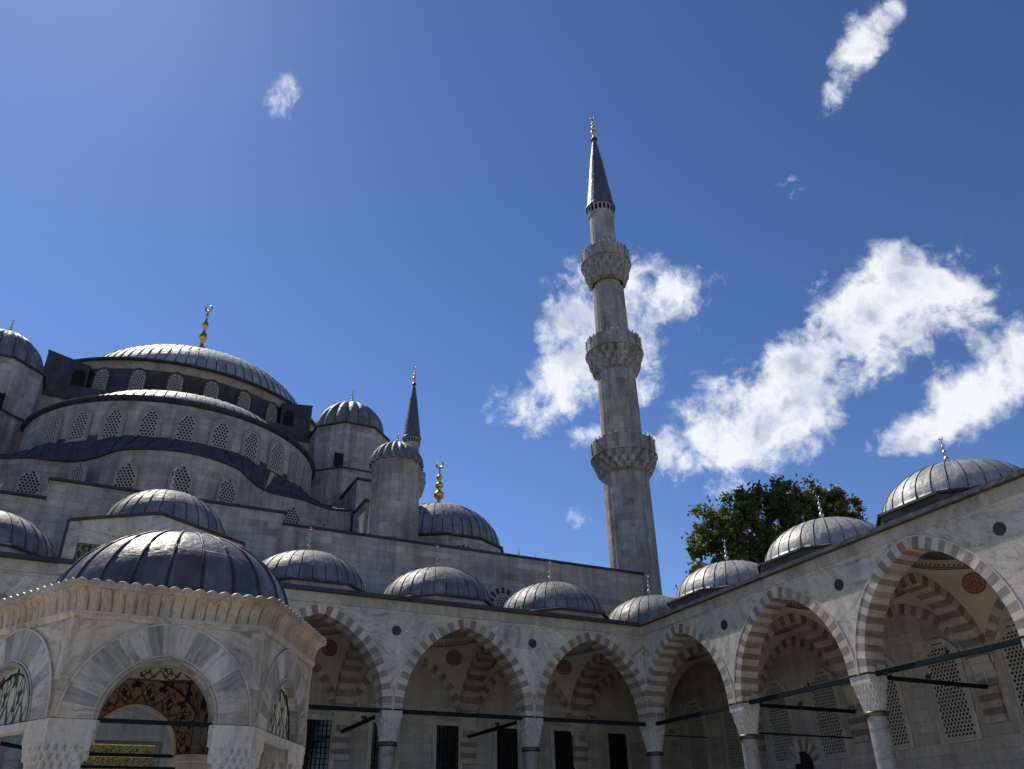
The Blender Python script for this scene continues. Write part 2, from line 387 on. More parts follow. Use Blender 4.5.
# ------------------------------------------------------------------ arches and pierced walls
def pointed(a, rise):
    e = max(0, (rise*rise-a*a)/(2*a)); R = a+e
    return (lambda x: math.sqrt(max(0, R*R-(abs(x)+e)**2))), e, R
def wall(mb, mp, u0, u1, v0, v1, ops, depth, m=0, mr=0, step=1., n=22, vtop=None, back=True):
    """wall surface mp(u,v,d) with arched openings (uc, half, sill, spring, rise); reveals go to depth"""
    vt = vtop or (lambda u: v1)
    def col(a, b, fa0, fb0, fa1, fb1):
        for d in ((0, depth) if back else (0,)):
            q = [mp(a, fa0, d), mp(b, fb0, d), mp(b, fb1, d), mp(a, fa1, d)]
            uv = ((a, fa0), (b, fb0), (b, fb1), (a, fa1))
            if d: q.reverse(); uv = uv[::-1]
            mb.quad(q, m, uv)
    x = u0
    def solid(a, b):
        if b-a < 1e-5: return
        k = max(1, round((b-a)/step))
        for i in range(k):
            p, q = a+(b-a)*i/k, a+(b-a)*(i+1)/k; col(p, q, v0, v0, vt(p), vt(q))
    for (uc, h, sill, spr, rise) in sorted(ops):
        solid(x, uc-h); f = pointed(h, rise)[0]
        us = [uc-h*math.cos(PI*i/n) for i in range(n+1)]
        for i in range(n):
            a, b = us[i], us[i+1]; A, B = spr+f(a-uc), spr+f(b-uc)
            if sill > v0: col(a, b, v0, v0, sill, sill)
            col(a, b, A, B, vt(a), vt(b))
            mb.quad([mp(a, A, 0), mp(a, A, depth), mp(b, B, depth), mp(b, B, 0)], mr, ((0, A), (depth, A), (depth, B), (0, B)), True)
            if sill > v0: mb.quad([mp(a, sill, 0), mp(b, sill, 0), mp(b, sill, depth), mp(a, sill, depth)], mr)
        for sg in (-1, 1):
            q = [mp(uc+sg*h, sill, 0), mp(uc+sg*h, sill, depth), mp(uc+sg*h, spr, depth), mp(uc+sg*h, spr, 0)]
            if sg > 0: q.reverse()
            mb.quad(q, mr)
        x = uc+h
    solid(x, u1)
def arcpts(h, rise, n):
    f, e, R = pointed(h, rise); th0 = math.acos(e/R)      # angle at apex
    out = []
    for i in range(n+1):
        t = -1+2*i/n; th = th0*(1-abs(t)); x = math.copysign(R*math.cos(th)-e, t) if abs(t) > 1e-9 else 0
        nx = math.copysign(math.cos(th), t) if abs(t) > 1e-9 else 0; out.append((x, R*math.sin(th), nx, math.sin(th)))
    return out
def ring(mb, mp, uc, spr, h, rise, th, depth, n, pick, soff=None, proud=.02, gap=0, ext=True, backface=True):
    P = arcpts(h, rise, n*2); q = 0
    for i in range(n):
        m = pick(i, n); ms = (soff or pick)(i, n); jit = random.uniform(0, 7)
        pr_ = proud+random.uniform(-.004, .004)
        for j in (2*i, 2*i+1):
            (x0, y0, a0, b0), (x1, y1, a1, b1) = P[j], P[j+1]
            X0, Y0, X1, Y1 = x0+a0*th, y0+b0*th, x1+a1*th, y1+b1*th
            L = (q)*.14; q += 1
            mb.quad([mp(uc+x0, spr+y0, -pr_), mp(uc+x1, spr+y1, -pr_), mp(uc+X1, spr+Y1, -pr_), mp(uc+X0, spr+Y0, -pr_)], m, ((jit, L), (jit, L+.14), (jit+th, L+.14), (jit+th, L)))
            if backface: mb.quad([mp(uc+X0, spr+Y0, depth+.02), mp(uc+X1, spr+Y1, depth+.02), mp(uc+x1, spr+y1, depth+.02), mp(uc+x0, spr+y0, depth+.02)], m, ((jit, L), (jit+th, L), (jit+th, L+.14), (jit, L+.14)))
            mb.quad([mp(uc+x0, spr+y0, depth+.02), mp(uc+x1, spr+y1, depth+.02), mp(uc+x1, spr+y1, -pr_), mp(uc+x0, spr+y0, -pr_)], ms, ((jit, L), (jit, L+.14), (jit+depth, L+.14), (jit+depth, L)))
            if ext: mb.quad([mp(uc+X0, spr+Y0, -pr_), mp(uc+X1, spr+Y1, -pr_), mp(uc+X1, spr+Y1, .03), mp(uc+X0, spr+Y0, .03)], m)
def moulding(mb, mp, uc, spr, h, rise, off, w, proud, m=0, n=40, foot=0):
    """thin raised line following an arch at distance off outside the intrados"""
    P = arcpts(h, rise, n); Q = [(x+a*off, y+b*off, x+a*(off+w), y+b*(off+w)) for x, y, a, b in P]
    if foot: Q = [(Q[0][0], -foot, Q[0][2], -foot)]+Q+[(Q[-1][0], -foot, Q[-1][2], -foot)]
    for A, B in zip(Q, Q[1:]):
        mb.quad([mp(uc+A[0], spr+A[1], -proud), mp(uc+B[0], spr+B[1], -proud), mp(uc+B[2], spr+B[3], -proud), mp(uc+A[2], spr+A[3], -proud)], m)
        mb.quad([mp(uc+A[0], spr+A[1], .02), mp(uc+B[0], spr+B[1], .02), mp(uc+B[0], spr+B[1], -proud), mp(uc+A[0], spr+A[1], -proud)], m)
        mb.quad([mp(uc+A[2], spr+A[3], -proud), mp(uc+B[2], spr+B[3], -proud), mp(uc+B[2], spr+B[3], .02), mp(uc+A[2], spr+A[3], .02)], m)

# ------------------------------------------------------------------ domes, drums, finials
def dome_prof(R, H, n=14, z0=0, r1=0.):
    return [(max(r1, R*math.cos(PI/2*i/n)), z0+H*math.sin(PI/2*i/n)) for i in range(n+1)]
def lead_dome(mb, c, R, H, ribs, m=0, rib=.045, a0=0, a1=2*PI, lip=.0, ph=0., seg=None, dark=True):
    seg = seg or max(48, ribs*3)
    pr_ = ([(R+lip, -.05), (R+lip, .03)] if lip else [])+dome_prof(R, H, 16)
    mb.lathe(c, pr_, seg, m, None, a0, a1)
    span = a1-a0; k = ribs if abs(span-2*PI) < 1e-6 else ribs+1
    for i in range(k):
        a = a0+span*(i+ph)/ribs; pts = []
        for j in range(15):
            t = PI/2*j/15.2; pts.append((c[0]+(R+rib*.2)*math.cos(t)*math.cos(a), c[1]+(R+rib*.2)*math.cos(t)*math.sin(a), c[2]+(H+rib*.2)*math.sin(t)))
        mb.tube(pts, rib, 5, 1 if dark else m)
def finial(parent, x, y, z, h, m, name='finial', wk=1.):
    """alem: stacked balls under a crescent"""
    mb = MB(); k = h/3.
    pr_ = [(.34,-.05),(.30,.05),(.12,.32),(.08,.5),(.1,.56),(.23,.68),(.28,.82),(.23,.97),(.09,1.08),(.08,1.18),(.17,1.27),(.21,1.38),(.17,1.5),(.07,1.6),(.06,1.7),(.13,1.77),(.16,1.86),(.13,1.95),(.05,2.05),(.04,2.2),(.08,2.26),(.04,2.34),(.03,2.45)]
    mb.lathe((x, y, z), [(r*k*.9*wk, v*k) for r, v in pr_], 14)
    R = .15*k*wk; pts = [(x+R*math.sin(a)*.8, y-R*math.sin(a)*.6, z+2.45*k+R-R*math.cos(a)) for a in [(-158+316*i/16)*PI/180 for i in range(17)]]
    mb.tube(pts, [.012*k*wk+.045*k*wk*math.cos((i-8)/8*PI/2) for i in range(17)], 6)
    return mb.build(name, m, parent)
def ngon(cx, cy, ap, n=8, rot=0.):
    R = ap/math.cos(PI/n); return [(cx+R*math.cos(2*PI*(i+.5)/n+rot), cy+R*math.sin(2*PI*(i+.5)/n+rot)) for i in range(n)]
def coping(mb, pts, w=.14, h=.12, out=.09, m=0, closed=False):
    """lead strip along a path of 3-D points, standing proud of the wall on the right-hand side and covering w behind it"""
    n = len(pts); P = []
    for i in range(n):
        a = Vector(pts[i-1] if (i or closed) else pts[0]); b = Vector(pts[(i+1) % n] if (i < n-1 or closed) else pts[-1]); p = Vector(pts[i])
        d = b-a; d.z = 0; d.normalize(); nn = Vector((d.y, -d.x, 0)); k = 1.
        if (0 < i < n-1) or closed:
            e = Vector(pts[(i+1) % n])-p; e.z = 0
            if e.length > 1e-6: e.normalize(); k = 1/max(.5, abs(Vector((e.y, -e.x, 0)).dot(nn)))
        P.append([p+nn*out*k+Vector((0,0,0)), p+nn*out*k+Vector((0,0,h*.7)), p-nn*w*.4*k+Vector((0,0,h)), p-nn*w*k+Vector((0,0,h*.9)), p-nn*w*k])
    if closed: P.append(P[0])
    mb.grid(P, m, None, True, False)

# pierced plaster window (front towards -y, origin at the sill centre)
def window_mesh(wd, ht, rise, pitch, fr=.1, dep=.12, hex_=True, gable=False):
    h = wd/2; spr = ht-rise; g = MB(); top = pointed(h, rise)[0] if not gable else (lambda x: rise*(1-max(0, abs(x)-h*.35)/(h*.65)))
    def inside(x, z, mg): 
        if abs(x) > h-mg or z < mg: return False
        if gable: return z < spr+top(x)-mg
        return z < spr+(top(min(h, abs(x)+mg*.7)))-mg*.6 if z > spr else True
    R = pitch/2; row = 0; z = fr*.4; cells = []
    while z < ht:
        x0 = -h+((row % 2)*.5)*pitch
        x = x0
        while x <= h+pitch: cells.append((x, z)); x += pitch
        z += pitch*.866; row += 1
    N = 6; hr = R/math.cos(PI/6)
    def clampc(x, z):
        x = max(-h+.01, min(h-.01, x)); zt = spr+(top(x)); return (x, max(.01, min(zt-.01, z)))
    for cx, cz in cells:
        full = inside(cx, cz, fr+R*.5)
        if cx < -h-R or cx > h+R or cz > spr+top(max(-h, min(h, cx)))+R: continue
        H = [clampc(cx+hr*math.cos(PI/6+k*PI/3), cz+hr*math.sin(PI/6+k*PI/3)) for k in range(6)]
        if full:
            ri = R*.80
            I = [(cx+ri*math.cos(PI/6+k*PI/3), cz+ri*math.sin(PI/6+k*PI/3)) for k in range(6)]
            for k in range(6):
                a, b = H[k], H[(k+1)%6]; c, d = I[(k+1)%6], I[k]
                g.quad([(a[0], 0, a[1]), (d[0], 0, d[1]), (c[0], 0, c[1]), (b[0], 0, b[1])], 0)
                g.quad([(d[0], 0, d[1]), (d[0], .05, d[1]), (c[0], .05, c[1]), (c[0], 0, c[1])], 0)
        else: g.quad([(p[0], 0, p[1]) for p in reversed(H)], 0)
    return g, top, spr
def outline(h, spr, top, n=18, off=0., z0=0.):
    pts = [(-h-off, z0)]
    for i in range(n+1):
        x = -h*math.cos(PI*i/n); z = spr+top(x); nx = x/h
        pts.append((x+nx*off, z+off*math.sqrt(max(0, 1-nx*nx))))
    return pts+[(h+off, z0)]
def make_window(name, wd, ht, rise, pitch, surround=.14, proud=.05, gable=False, mats=None, fr=.1):
    g, top, spr = window_mesh(wd, ht, rise, pitch, fr, gable=gable)
    fmat = (mats or NICHE); h = wd/2
    mb = MB(); A = outline(h, spr, top); B = outline(h, spr, top, off=surround)
    if surround > 0:
        for i in range(len(A)-1):
            a, b, c, d = A[i], A[i+1], B[i+1], B[i]
            mb.quad([(a[0],-proud,a[1]),(b[0],-proud,b[1]),(c[0],-proud,c[1]),(d[0],-proud,d[1])][::-1], 0)
            mb.quad([(d[0],-proud,d[1]),(c[0],-proud,c[1]),(c[0],.1,c[1]),(d[0],.1,d[1])], 0)
            mb.quad([(a[0],.1,a[1]),(b[0],.1,b[1]),(b[0],-proud,b[1]),(a[0],-proud,a[1])], 0)
        mb.box(-h-surround, -proud, -.08, h+surround, .1, 0, 0)
    else: mb.box(-h, -.02, -.03, h, .1, 0, 0)
    f = mb.build(name, fmat)
    gr = g.build('pierced_grille', GRIL); gr.parent = f; gr.location = (0, -.03, 0)
    mb = MB(); P = outline(h, spr, top); mb.quad([(p[0], 0, p[1]) for p in P], 0)
    gl = mb.build('pane', GLASS); gl.parent = f; gl.location = (0, .022, 0)
    return f
def place(proto, parent, x, y, z, rz, first):
    o = proto if first else copy_tree(proto)
    off = Vector((0, 0, 0)); p = parent
    while p is not None: off += p.location; p = p.parent
    o.parent = parent; o.location = Vector((x, y, z))-off; o.rotation_euler = (0, 0, rz)
    return o
def proto_copy(proto):            # returns a placing function that uses the source first
    st = {'n': 0}
    def f(parent, x, y, z, rz=0):
        o = place(proto, parent, x, y, z, rz, st['n'] == 0); st['n'] += 1; return o
    return f

# ------------------------------------------------------------------ setting: ground
mb = MB(); mb.quad([(-3000,-3000,-.02),(3000,-3000,-.02),(3000,3000,-.02),(-3000,3000,-.02)]); tag(mb.build('ground', EARTH), None, None, kind='structure')
mb = MB(); mb.quad([(-44,-44,0),(-.2,-44,0),(-.2,-.2,0),(-44,-.2,0)]); tag(mb.build('courtyard_paving', PAVE), None, None, kind='structure')

# ------------------------------------------------------------------ porticoes
S, W_, TZ = 6.3, .8313, 6.65
HK, HKE, HC = 3.83, 3.442, 4.36          # extrados, intrados, cornice above the tie rods
A_ = (S-W_)/2; TH = HK-HKE
ZB, ZC = TZ+3.85, TZ+4.25                # pale band, lead coping
DEC = (.9, 1.3)
def fpick(i, n):
    c = n//2; d = abs(i-c)
    if d == 1: return 2
    return random.choice((1, 1, 6)) if d % 2 else random.choice((0, 0, 5))
def spick(i, n):
    c = n//2; d = abs(i-c)
    if d == 1: return 2
    return random.choice((4, 4, 7)) if d % 2 else random.choice((3, 3, 3))
VM = [VWHITE, VGREY, VRED, SCREAM, SBROWN, marble('marble_voussoir_worn', (.47, .43, .375), .4, None, True), marble('grey_voussoir_pale', (.31, .285, .255), .4, None, True), marble('soffit_brown_pale', (.33, .285, .245), .4, None, True, stain=.5)]
def vault(bay, mpv, u0, u1, d0, d1, spr, zr, parent, rr=2.62, zc=13.25):
    """plastered pendentives and inner dome over a rectangular bay; mpv(u,v,d)"""
    uc, dc = (u0+u1)/2, (d0+d1)/2; hu, hd = (u1-u0)/2, (d1-d0)/2
    fu = pointed(hu+TH, HKE+TH)[0]; fd = pointed(hd+TH, HKE+TH)[0]; n = 64; P = []
    def edge(a):
        c, s = math.cos(a), math.sin(a); k = min(hu/abs(c) if abs(c) > 1e-6 else 1e9, hd/abs(s) if abs(s) > 1e-6 else 1e9)
        x, y = c*k, s*k; z = fd(y) if abs(abs(x)-hu) < 1e-6 else fu(x); return x, y, spr+z
    def pt(a, t):
        x, y, z = edge(a); rx, ry = rr*math.cos(a), rr*math.sin(a)
        q = math.sin(PI/2*t); return (x+(rx-x)*t, y+(ry-y)*t, z+(zr-z)*q)
    ang = [2*PI*(j+.5)/n for j in range(n)]
    # exact corners
    for sx in (1,-1):
        for sy in (1,-1): ang.append(math.atan2(sy*hd, sx*hu) % (2*PI))
    ang = sorted(ang)
    for i in range(9): P.append([mpv(uc+pt(a, i/8)[0], pt(a, i/8)[2], dc+pt(a, i/8)[1]) for a in ang])
    mb = MB(); mb.grid(P, 0, None, True, True)
    Q = []
    for i in range(11):
        t = PI/2*i/10; Q.append([mpv(uc+rr*math.cos(t)*math.cos(a), zr+(zc-zr)*math.sin(t), dc+rr*math.cos(t)*math.sin(a)) for a in ang])
    mb.grid(Q, 0, None, True, True)
    o = mb.build('vault', PLAST, parent)
    # meander border at the foot of the dome: a running key pattern of red bars
    mb = MB(); K = 44
    def rp(a, h, r=rr-.02): return mpv(uc+r*math.cos(a), zr+h, dc+r*math.sin(a))
    def rb(a0, a1, h0, h1): mb.quad([rp(a0, h0), rp(a1, h0), rp(a1, h1), rp(a0, h1)], 0)
    for k in range(K):
        a, w1 = 2*PI*k/K, 2*PI/K
        rb(a, a+w1, .0, .045); rb(a, a+w1, .36, .405)
        rb(a+w1*.05, a+w1*.22, .09, .32); rb(a+w1*.05, a+w1*.75, .26, .32); rb(a+w1*.6, a+w1*.75, .16, .32); rb(a+w1*.4, a+w1*.6, .14, .19); rb(a+w1*.22, a+w1*1.05, .07, .11)
    # second, higher band of small petals
    for k in range(56):
        a, w1 = 2*PI*k/56, 2*PI/56; rb(a+w1*.1, a+w1*.8, .56, .62); rb(a+w1*.3, a+w1*.6, .66, .9)
    mb.build('painted_border', PRED, o)
    # medallions on the four pendentives
    def near(x, y):
        a = math.atan2(y, x) % (2*PI); ex, ey, ez = edge(a); rx, ry = rr*math.cos(a), rr*math.sin(a)
        L = math.hypot(ex-rx, ey-ry); t = 1-(math.hypot(x, y)-rr)/max(L, .05); t = max(0, min(1, t)); return ez+(zr-ez)*math.sin(PI/2*t)
    for sx in (1, -1):
        for sy in (1, -1):
            a = math.atan2(sy*hd, sx*hu); c0 = Vector(pt(a, .62)); 
            e1 = (Vector(pt(a+.05, .62))-Vector(pt(a-.05, .62))).normalized(); e2 = (Vector(pt(a, .72))-Vector(pt(a, .52))).normalized()
            nn = e1.cross(e2).normalized(); 
            if nn.dot(Vector((0, 0, 8))-c0+Vector((0,0,0))) < 0 and False: nn = -nn
            inward = Vector((0, 0, spr+1))-c0
            if nn.dot(inward) < 0: nn = -nn
            mb = MB(); c1 = c0+nn*.12; 
            def q(r, th): r *= .88; v_ = c1+e1*r*math.cos(th)+e2*r*math.sin(th); return mpv(uc+v_.x, v_.z, dc+v_.y)
            for k in range(20):
                t0, t1 = 2*PI*k/20, 2*PI*(k+1)/20
                mb.quad([q(.40, t0), q(.47, t0), q(.47, t1), q(.40, t1)], 0)
                mb.quad([q(.20, t0), q(.37, t0+.02), q(.37, t1-.12), q(.20, t1-.08)], 0)
                mb.quad([q(.06, t0), q(.17, t0), q(.17, t1-.1), q(.06, t1)], 0)
            mb.build('painted_medallion', PRED, o)
    return o
def muq(mb, c, r0, w, z0, z1, tiers=4, teeth=5, m=0):
    """flaring muqarnas capital from a round shaft (radius r0) to a square block (width w)"""
    n = 96
    def sup(a, k):   # k=0 circle r0, k=1 square
        ca, sa = abs(math.cos(a)), abs(math.sin(a)); sq = (w/2)/max(ca, sa); oc = r0; return oc*(1-k)+min(sq, w*.64)*k
    for t in range(tiers):
        za = z0+(z1-z0)*t/tiers; zb = z0+(z1-z0)*(t+1)/tiers; k0 = (t/tiers)**1.1; k1 = ((t+1)/tiers)**1.1; P = []
        for f, kk, amp in ((0, k0, .0), (.12, k1*.55+k0*.45, .5), (.7, k1, 1.), (1., k1, .3)):
            row = []
            for j in range(n):
                a = 2*PI*j/n; s_ = abs(math.sin(a*teeth*2+(t % 2)*PI/2)); r = sup(a, kk)*(1-.15*amp*(1-s_))
                row.append((c[0]+r*math.cos(a), c[1]+r*math.sin(a), za+(zb-za)*f))
            P.append(row)
        mb.grid(P, m, None, True, False)
def column(parent, cx, cy, shaft=None, block=W_):
    c = MB(); c.lathe((cx, cy, 0), [(.335,.45),(.33,2.5),(.315,5.36)], 32); o = c.build('column', shaft or COLM, parent)
    b = MB(); b.box(cx-.5, cy-.5, 0, cx+.5, cy+.5, .22); b.lathe((cx, cy, 0), [(.48,.22),(.48,.28),(.4,.36),(.42,.42),(.345,.47)], 32); b.build('base', CAPM, o)
    k = MB(); muq(k, (cx, cy), .34, block, 5.5, 6.36); k.box(cx-block/2, cy-block/2, 6.36, cx+block/2, cy+block/2, TZ+.02); k.build('capital', CAPM, o)
    k = MB(); k.lathe((cx, cy, 0), [(.33,5.34),(.385,5.37),(.40,5.43),(.385,5.49),(.33,5.52)], 32); k.build('necking_ring', BRONZ, o)
    return o

def portico(root, axis, ks, dback, skip_front=(), gold=None):
    """axis 'x': wall along x at y=0 looking to -y.  axis 'y': wall along y at x=0 looking to -x. u runs along the wall, d goes behind it"""
    if axis == 'x': mp = lambda u, v, d: (u, d, v)
    else: mp = lambda u, v, d: (d, u, v)
    kmax = max(ks); u_lo = -kmax*S
    # spandrel wall, one sheet with its openings
    mbw = MB(); ops = []
    for k in ks: ops.append((-k*S+W_+A_, A_+TH*.9, TZ, TZ, HKE+TH*.9))
    def vt(u): return ZB+.02
    wall(mbw, mp, u_lo, W_ if axis == 'x' else 0, TZ, ZB, ops, W_, 0, 0, 2., 26, vt)
    mbw.build('front_wall', MARB, root)
    # arches
    for k in ks:
        mb = MB(); ring(mb, mp, -k*S+W_+A_, TZ, A_, HKE, TH, W_, 41, fpick, spick, .018)
        moulding(mb, mp, -k*S+W_+A_, TZ, A_, HKE, TH-.01, .045, .035, 0)
        mb.build('arch', VM, root)
    # transverse arches between bays and wall arches on the back wall
    for k in range(0, kmax+1):
        u = -k*S; dc, hd = (W_+dback)/2, (dback-W_)/2
        tp = (lambda p, v, q, u=u: mp(u+q, v, p))
        mb = MB(); ring(mb, tp, dc, TZ, hd, HKE, TH, W_, 33, fpick, spick, .02)
        mb.build('transverse_arch', VM, root)
        mb = MB(); f = pointed(hd, HKE)[0]; n = 24        # infill above the transverse arch up to the vault ring
        wall(mb, tp, W_, dback, TZ, ZB-.1, [(dc, hd+TH*.5-.2, TZ, TZ, HKE+TH*.5)], W_, 0, 0, 2., 24); mb.build('arch_infill', PLAST, root)
        # striped pilaster where the transverse arch lands on the back wall
        mb = MB(); z = TZ; i = 0
        while z > TZ-1.2:
            b0, b1 = (u, u+W_); 
            p = [mp(b0, 0, dback-.16), mp(b1, 0, dback+.02)]
            mb.box(min(p[0][0], p[1][0]), min(p[0][1], p[1][1]), z-.24, max(p[0][0], p[1][0]), max(p[0][1], p[1][1]), z, 3+(i % 2)); z -= .24; i += 1
        mb.build('pilaster', VM, root)
    for k in range(0, kmax+1):
        if k == 0 and axis == 'y': continue
        uc = -k*S+W_+A_
        mb = MB(); ring(mb, (lambda u, v, d: mp(u, v, dback-.05+d)), uc, TZ, A_, HKE, TH*.97, .03, 35, fpick, fpick, .0, backface=False); mb.build('wall_arch', VM, root)
        vault(k, mp, -k*S+W_, -(k-1)*S, W_+.02, dback, TZ, ZB+.12, root)
    # iron tie rods
    for k in range(1, kmax+1):
        mb = MB(); mb.bar(mp(-k*S+W_*.9, TZ, W_*.45), mp(-(k-1)*S+.05, TZ, W_*.45), .14, .15); 
        mb.build('tie_rod', IRON, root)
        mb = MB(); mb.bar(mp(-k*S+W_*.5, TZ, W_*.9), mp(-k*S+W_*.5, TZ, dback-.1), .12, .13); mb.build('tie_rod', IRON, root)
        # clamp band round the pier foot
        p, q = mp(-k*S-.012, 0, -.03), mp(-k*S+W_+.012, 0, W_+.012)
        mb = MB(); mb.box(min(p[0], q[0]), min(p[1], q[1]), TZ-.02, max(p[0], q[0]), max(p[1], q[1]), TZ+.035); mb.build('iron_band', IRON, root)
    # cornice band and lead coping
    mb = MB(); a, b = mp(u_lo, ZB, -.07), mp(W_ if axis == 'x' else -.07, ZC, W_)
    mb.box(min(a[0], b[0]), min(a[1], b[1]), ZB, max(a[0], b[0]), max(a[1], b[1]), ZC); mb.build('cornice_band', BAND, root)
    mb = MB(); a, b = mp(u_lo, ZC, -DO), mp(W_ if axis == 'x' else -DO, ZC+.15, .5)
    mb.box(min(a[0], b[0]), min(a[1], b[1]), ZC+.002, max(a[0], b[0]), max(a[1], b[1]), ZC+.15); mb.build('lead_coping', COPE, root)
    # roof deck between the domes
    mb = MB(); d0 = .3; b_ = []
    for k in range(0, kmax+1):
        if k == 0 and axis == 'y': continue
        uc = -k*S+W_+A_; u0, u1 = -k*S+W_/2, -(k-1)*S+W_/2
        if k == 0: u1 = dbX+.0
        oc = (W_+dback)/2; P = []
        for i in range(33):
            an = 2*PI*i/32; c_, s_ = math.cos(an), math.sin(an)
            hu, hd = (u1-u0)/2, (dback-.3)/2; kx = min(hu/abs(c_) if abs(c_) > 1e-6 else 1e9, hd/abs(s_) if abs(s_) > 1e-6 else 1e9)
            P.append((mp((u0+u1)/2+c_*kx, ZC+.06, (dback+.3)/2+s_*kx), mp(uc+2.7*c_, ZC+.12, oc+2.7*s_)))
        for A, B in zip(P, P[1:]): mb.quad([A[0], B[0], B[1], A[1]])
    mb.build('roof_deck', LEADB, root)
    return mp

DO = .31           # overhang of the lead coping
dbX, dbY = 6.6, 7.0
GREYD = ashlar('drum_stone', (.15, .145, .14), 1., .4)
def bay_dome(root, cx, cy, z0, R=2.72, H=1.72, fin=True, ap=2.86, zd=None, m=None):
    zd = zd or ZC+.1
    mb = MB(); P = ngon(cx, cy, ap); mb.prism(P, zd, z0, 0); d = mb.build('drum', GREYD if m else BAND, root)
    mb = MB(); Q = ngon(cx, cy, ap); mb.grid([[(*p, z0-.02) for p in ngon(cx, cy, ap+.1)], [(*p, z0+.07) for p in ngon(cx, cy, ap+.1)], [(*p, z0+.14) for p in ngon(cx, cy, ap-.12)], [(cx+(p[0]-cx)*.3, cy+(p[1]-cy)*.3, z0+.14) for p in ngon(cx, cy, ap)]], 0, None, True, False); mb.build('eave', COPE, d)
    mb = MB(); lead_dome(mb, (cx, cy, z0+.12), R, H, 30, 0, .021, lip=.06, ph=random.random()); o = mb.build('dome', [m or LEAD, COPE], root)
    if fin: finial(o, cx, cy, z0+.05+H, 1.5, SILV, wk=.85)
    return o

pa = thing('portico', (-20, 0, 0), 'long marble portico with striped arches and low lead domes under the high mosque wall', 'portico')
K1 = range(1, 7)
portico(pa, 'x', K1, dbY)
for k in range(1, 7): column(pa, -k*S+W_/2, W_/2, GRAN if k % 2 else COLM)
column(pa, W_/2, W_/2, GRAN)
# back wall of the portico = foot of the mosque front; windows and doors in it
mpX = lambda u, v, d: (u, dbY+d, v)
mb = MB(); mb.quad([(-41, dbY, 0), (dbX, dbY, 0), (dbX, dbY, 11.2), (-41, dbY, 11.2)]); mb.build('back_wall', WALLIN, pa)
def rect_window(root, x, z0, z1, wd):
    fr = .2; mb = MB()
    for (a, b, c, d) in ((-wd/2-fr, z0-fr, -wd/2, z1+fr), (wd/2, z0-fr, wd/2+fr, z1+fr), (-wd/2, z1, wd/2, z1+fr), (-wd/2, z0-fr, wd/2, z0)):
        mb.box(x+a, dbY-.1, b, x+c, dbY-.003, d)
    o = mb.build('window', CAPM, root)
    mb = MB(); mb.box(x-wd/2, dbY-.03, z0, x+wd/2, dbY-.006, z1); mb.build('pane', GLASS, o)
    mb = MB()
    for i in range(1, 6): mb.bar((x-wd/2+wd*i/6, dbY-.07, z0), (x-wd/2+wd*i/6, dbY-.07, z1), .03)
    n = int((z1-z0)/.22)
    for i in range(1, n): mb.bar((x-wd/2, dbY-.07, z0+(z1-z0)*i/n), (x+wd/2, dbY-.07, z0+(z1-z0)*i/n), .03)
    mb.build('iron_grille', IRON, o)
for x in (-13.25, -10.15, -6.95, -3.75, -.5, 2.75): rect_window(pa, x, 4.35, 7.12, 1.16)
mb = MB(); 
# the raised portal bay
portal = MB(); X0, X1, XP = -24.9, -18.72, -21.95
vtp = lambda u: 12.45+(.75 if True else 0)*(1-abs(u-XP)/3.05)
n = 12
for i in range(n):
    a, b = X0+(X1-X0)*i/n, X0+(X1-X0)*(i+1)/n
    portal.quad([(a, -.13, ZC-.35), (b, -.13, ZC-.35), (b, -.13, vtp(b)), (a, -.13, vtp(a))], 0, ((a, ZC), (b, ZC), (b, vtp(b)), (a, vtp(a))))
    portal.quad([(a, -.13, vtp(a)), (b, -.13, vtp(b)), (b, 6.9, vtp(b)), (a, 6.9, vtp(a))], 1)
for x in (X0, X1): portal.quad([(x, -.13, ZC-.35), (x, 6.9, ZC-.35), (x, 6.9, vtp(x)), (x, -.13, vtp(x))], 0)
pb = portal.build('portal_block', [MARB, LEADB], pa)
mb = MB(); coping(mb, [(X0-.05, -.13, vtp(X0)-.02), (XP, -.13, vtp(XP)-.02), (X1+.05, -.13, vtp(X1)-.02)], .3, .14, .12); mb.box(X0-.1, -.15, ZC+.1, X0, .2, vtp(X0)+.06); mb.build('lead_coping', COPE, pb)
mb = MB(); mb.box(-24.48, -.16, 10.93, -23.62, -.125, 11.72); pw = mb.build('tile_panel', GLASS, pb)
mb = MB(); 
for cx in (-24.26, -23.84):
    mb.quad([(cx-.19, -.175, 10.96), (cx+.19, -.175, 10.96), (cx+.19, -.175, 11.69), (cx-.19, -.175, 11.69)], 0, ((0, 0), (1, 0), (1, 1), (0, 1)))
mb.build('leaf_tile', ornament('leaf_tile_paint', (.03, .035, .03), (.24, .24, .17), (.16, .17, .10)), pw)
for i, k in enumerate((0, 1, 2, 3, 4, 5, 6)):
    cx = -k*S+W_+A_; cy = (W_+dbY)/2
    if k == 4: bay_dome(pa, -21.5, cy, 13.15, 2.62, 2.3, True, 2.72, 11.9)
    else: bay_dome(pa, cx+(.1 if k else 0), cy, 11.64 if k else 11.62, 2.68, 1.95, True, 2.86)
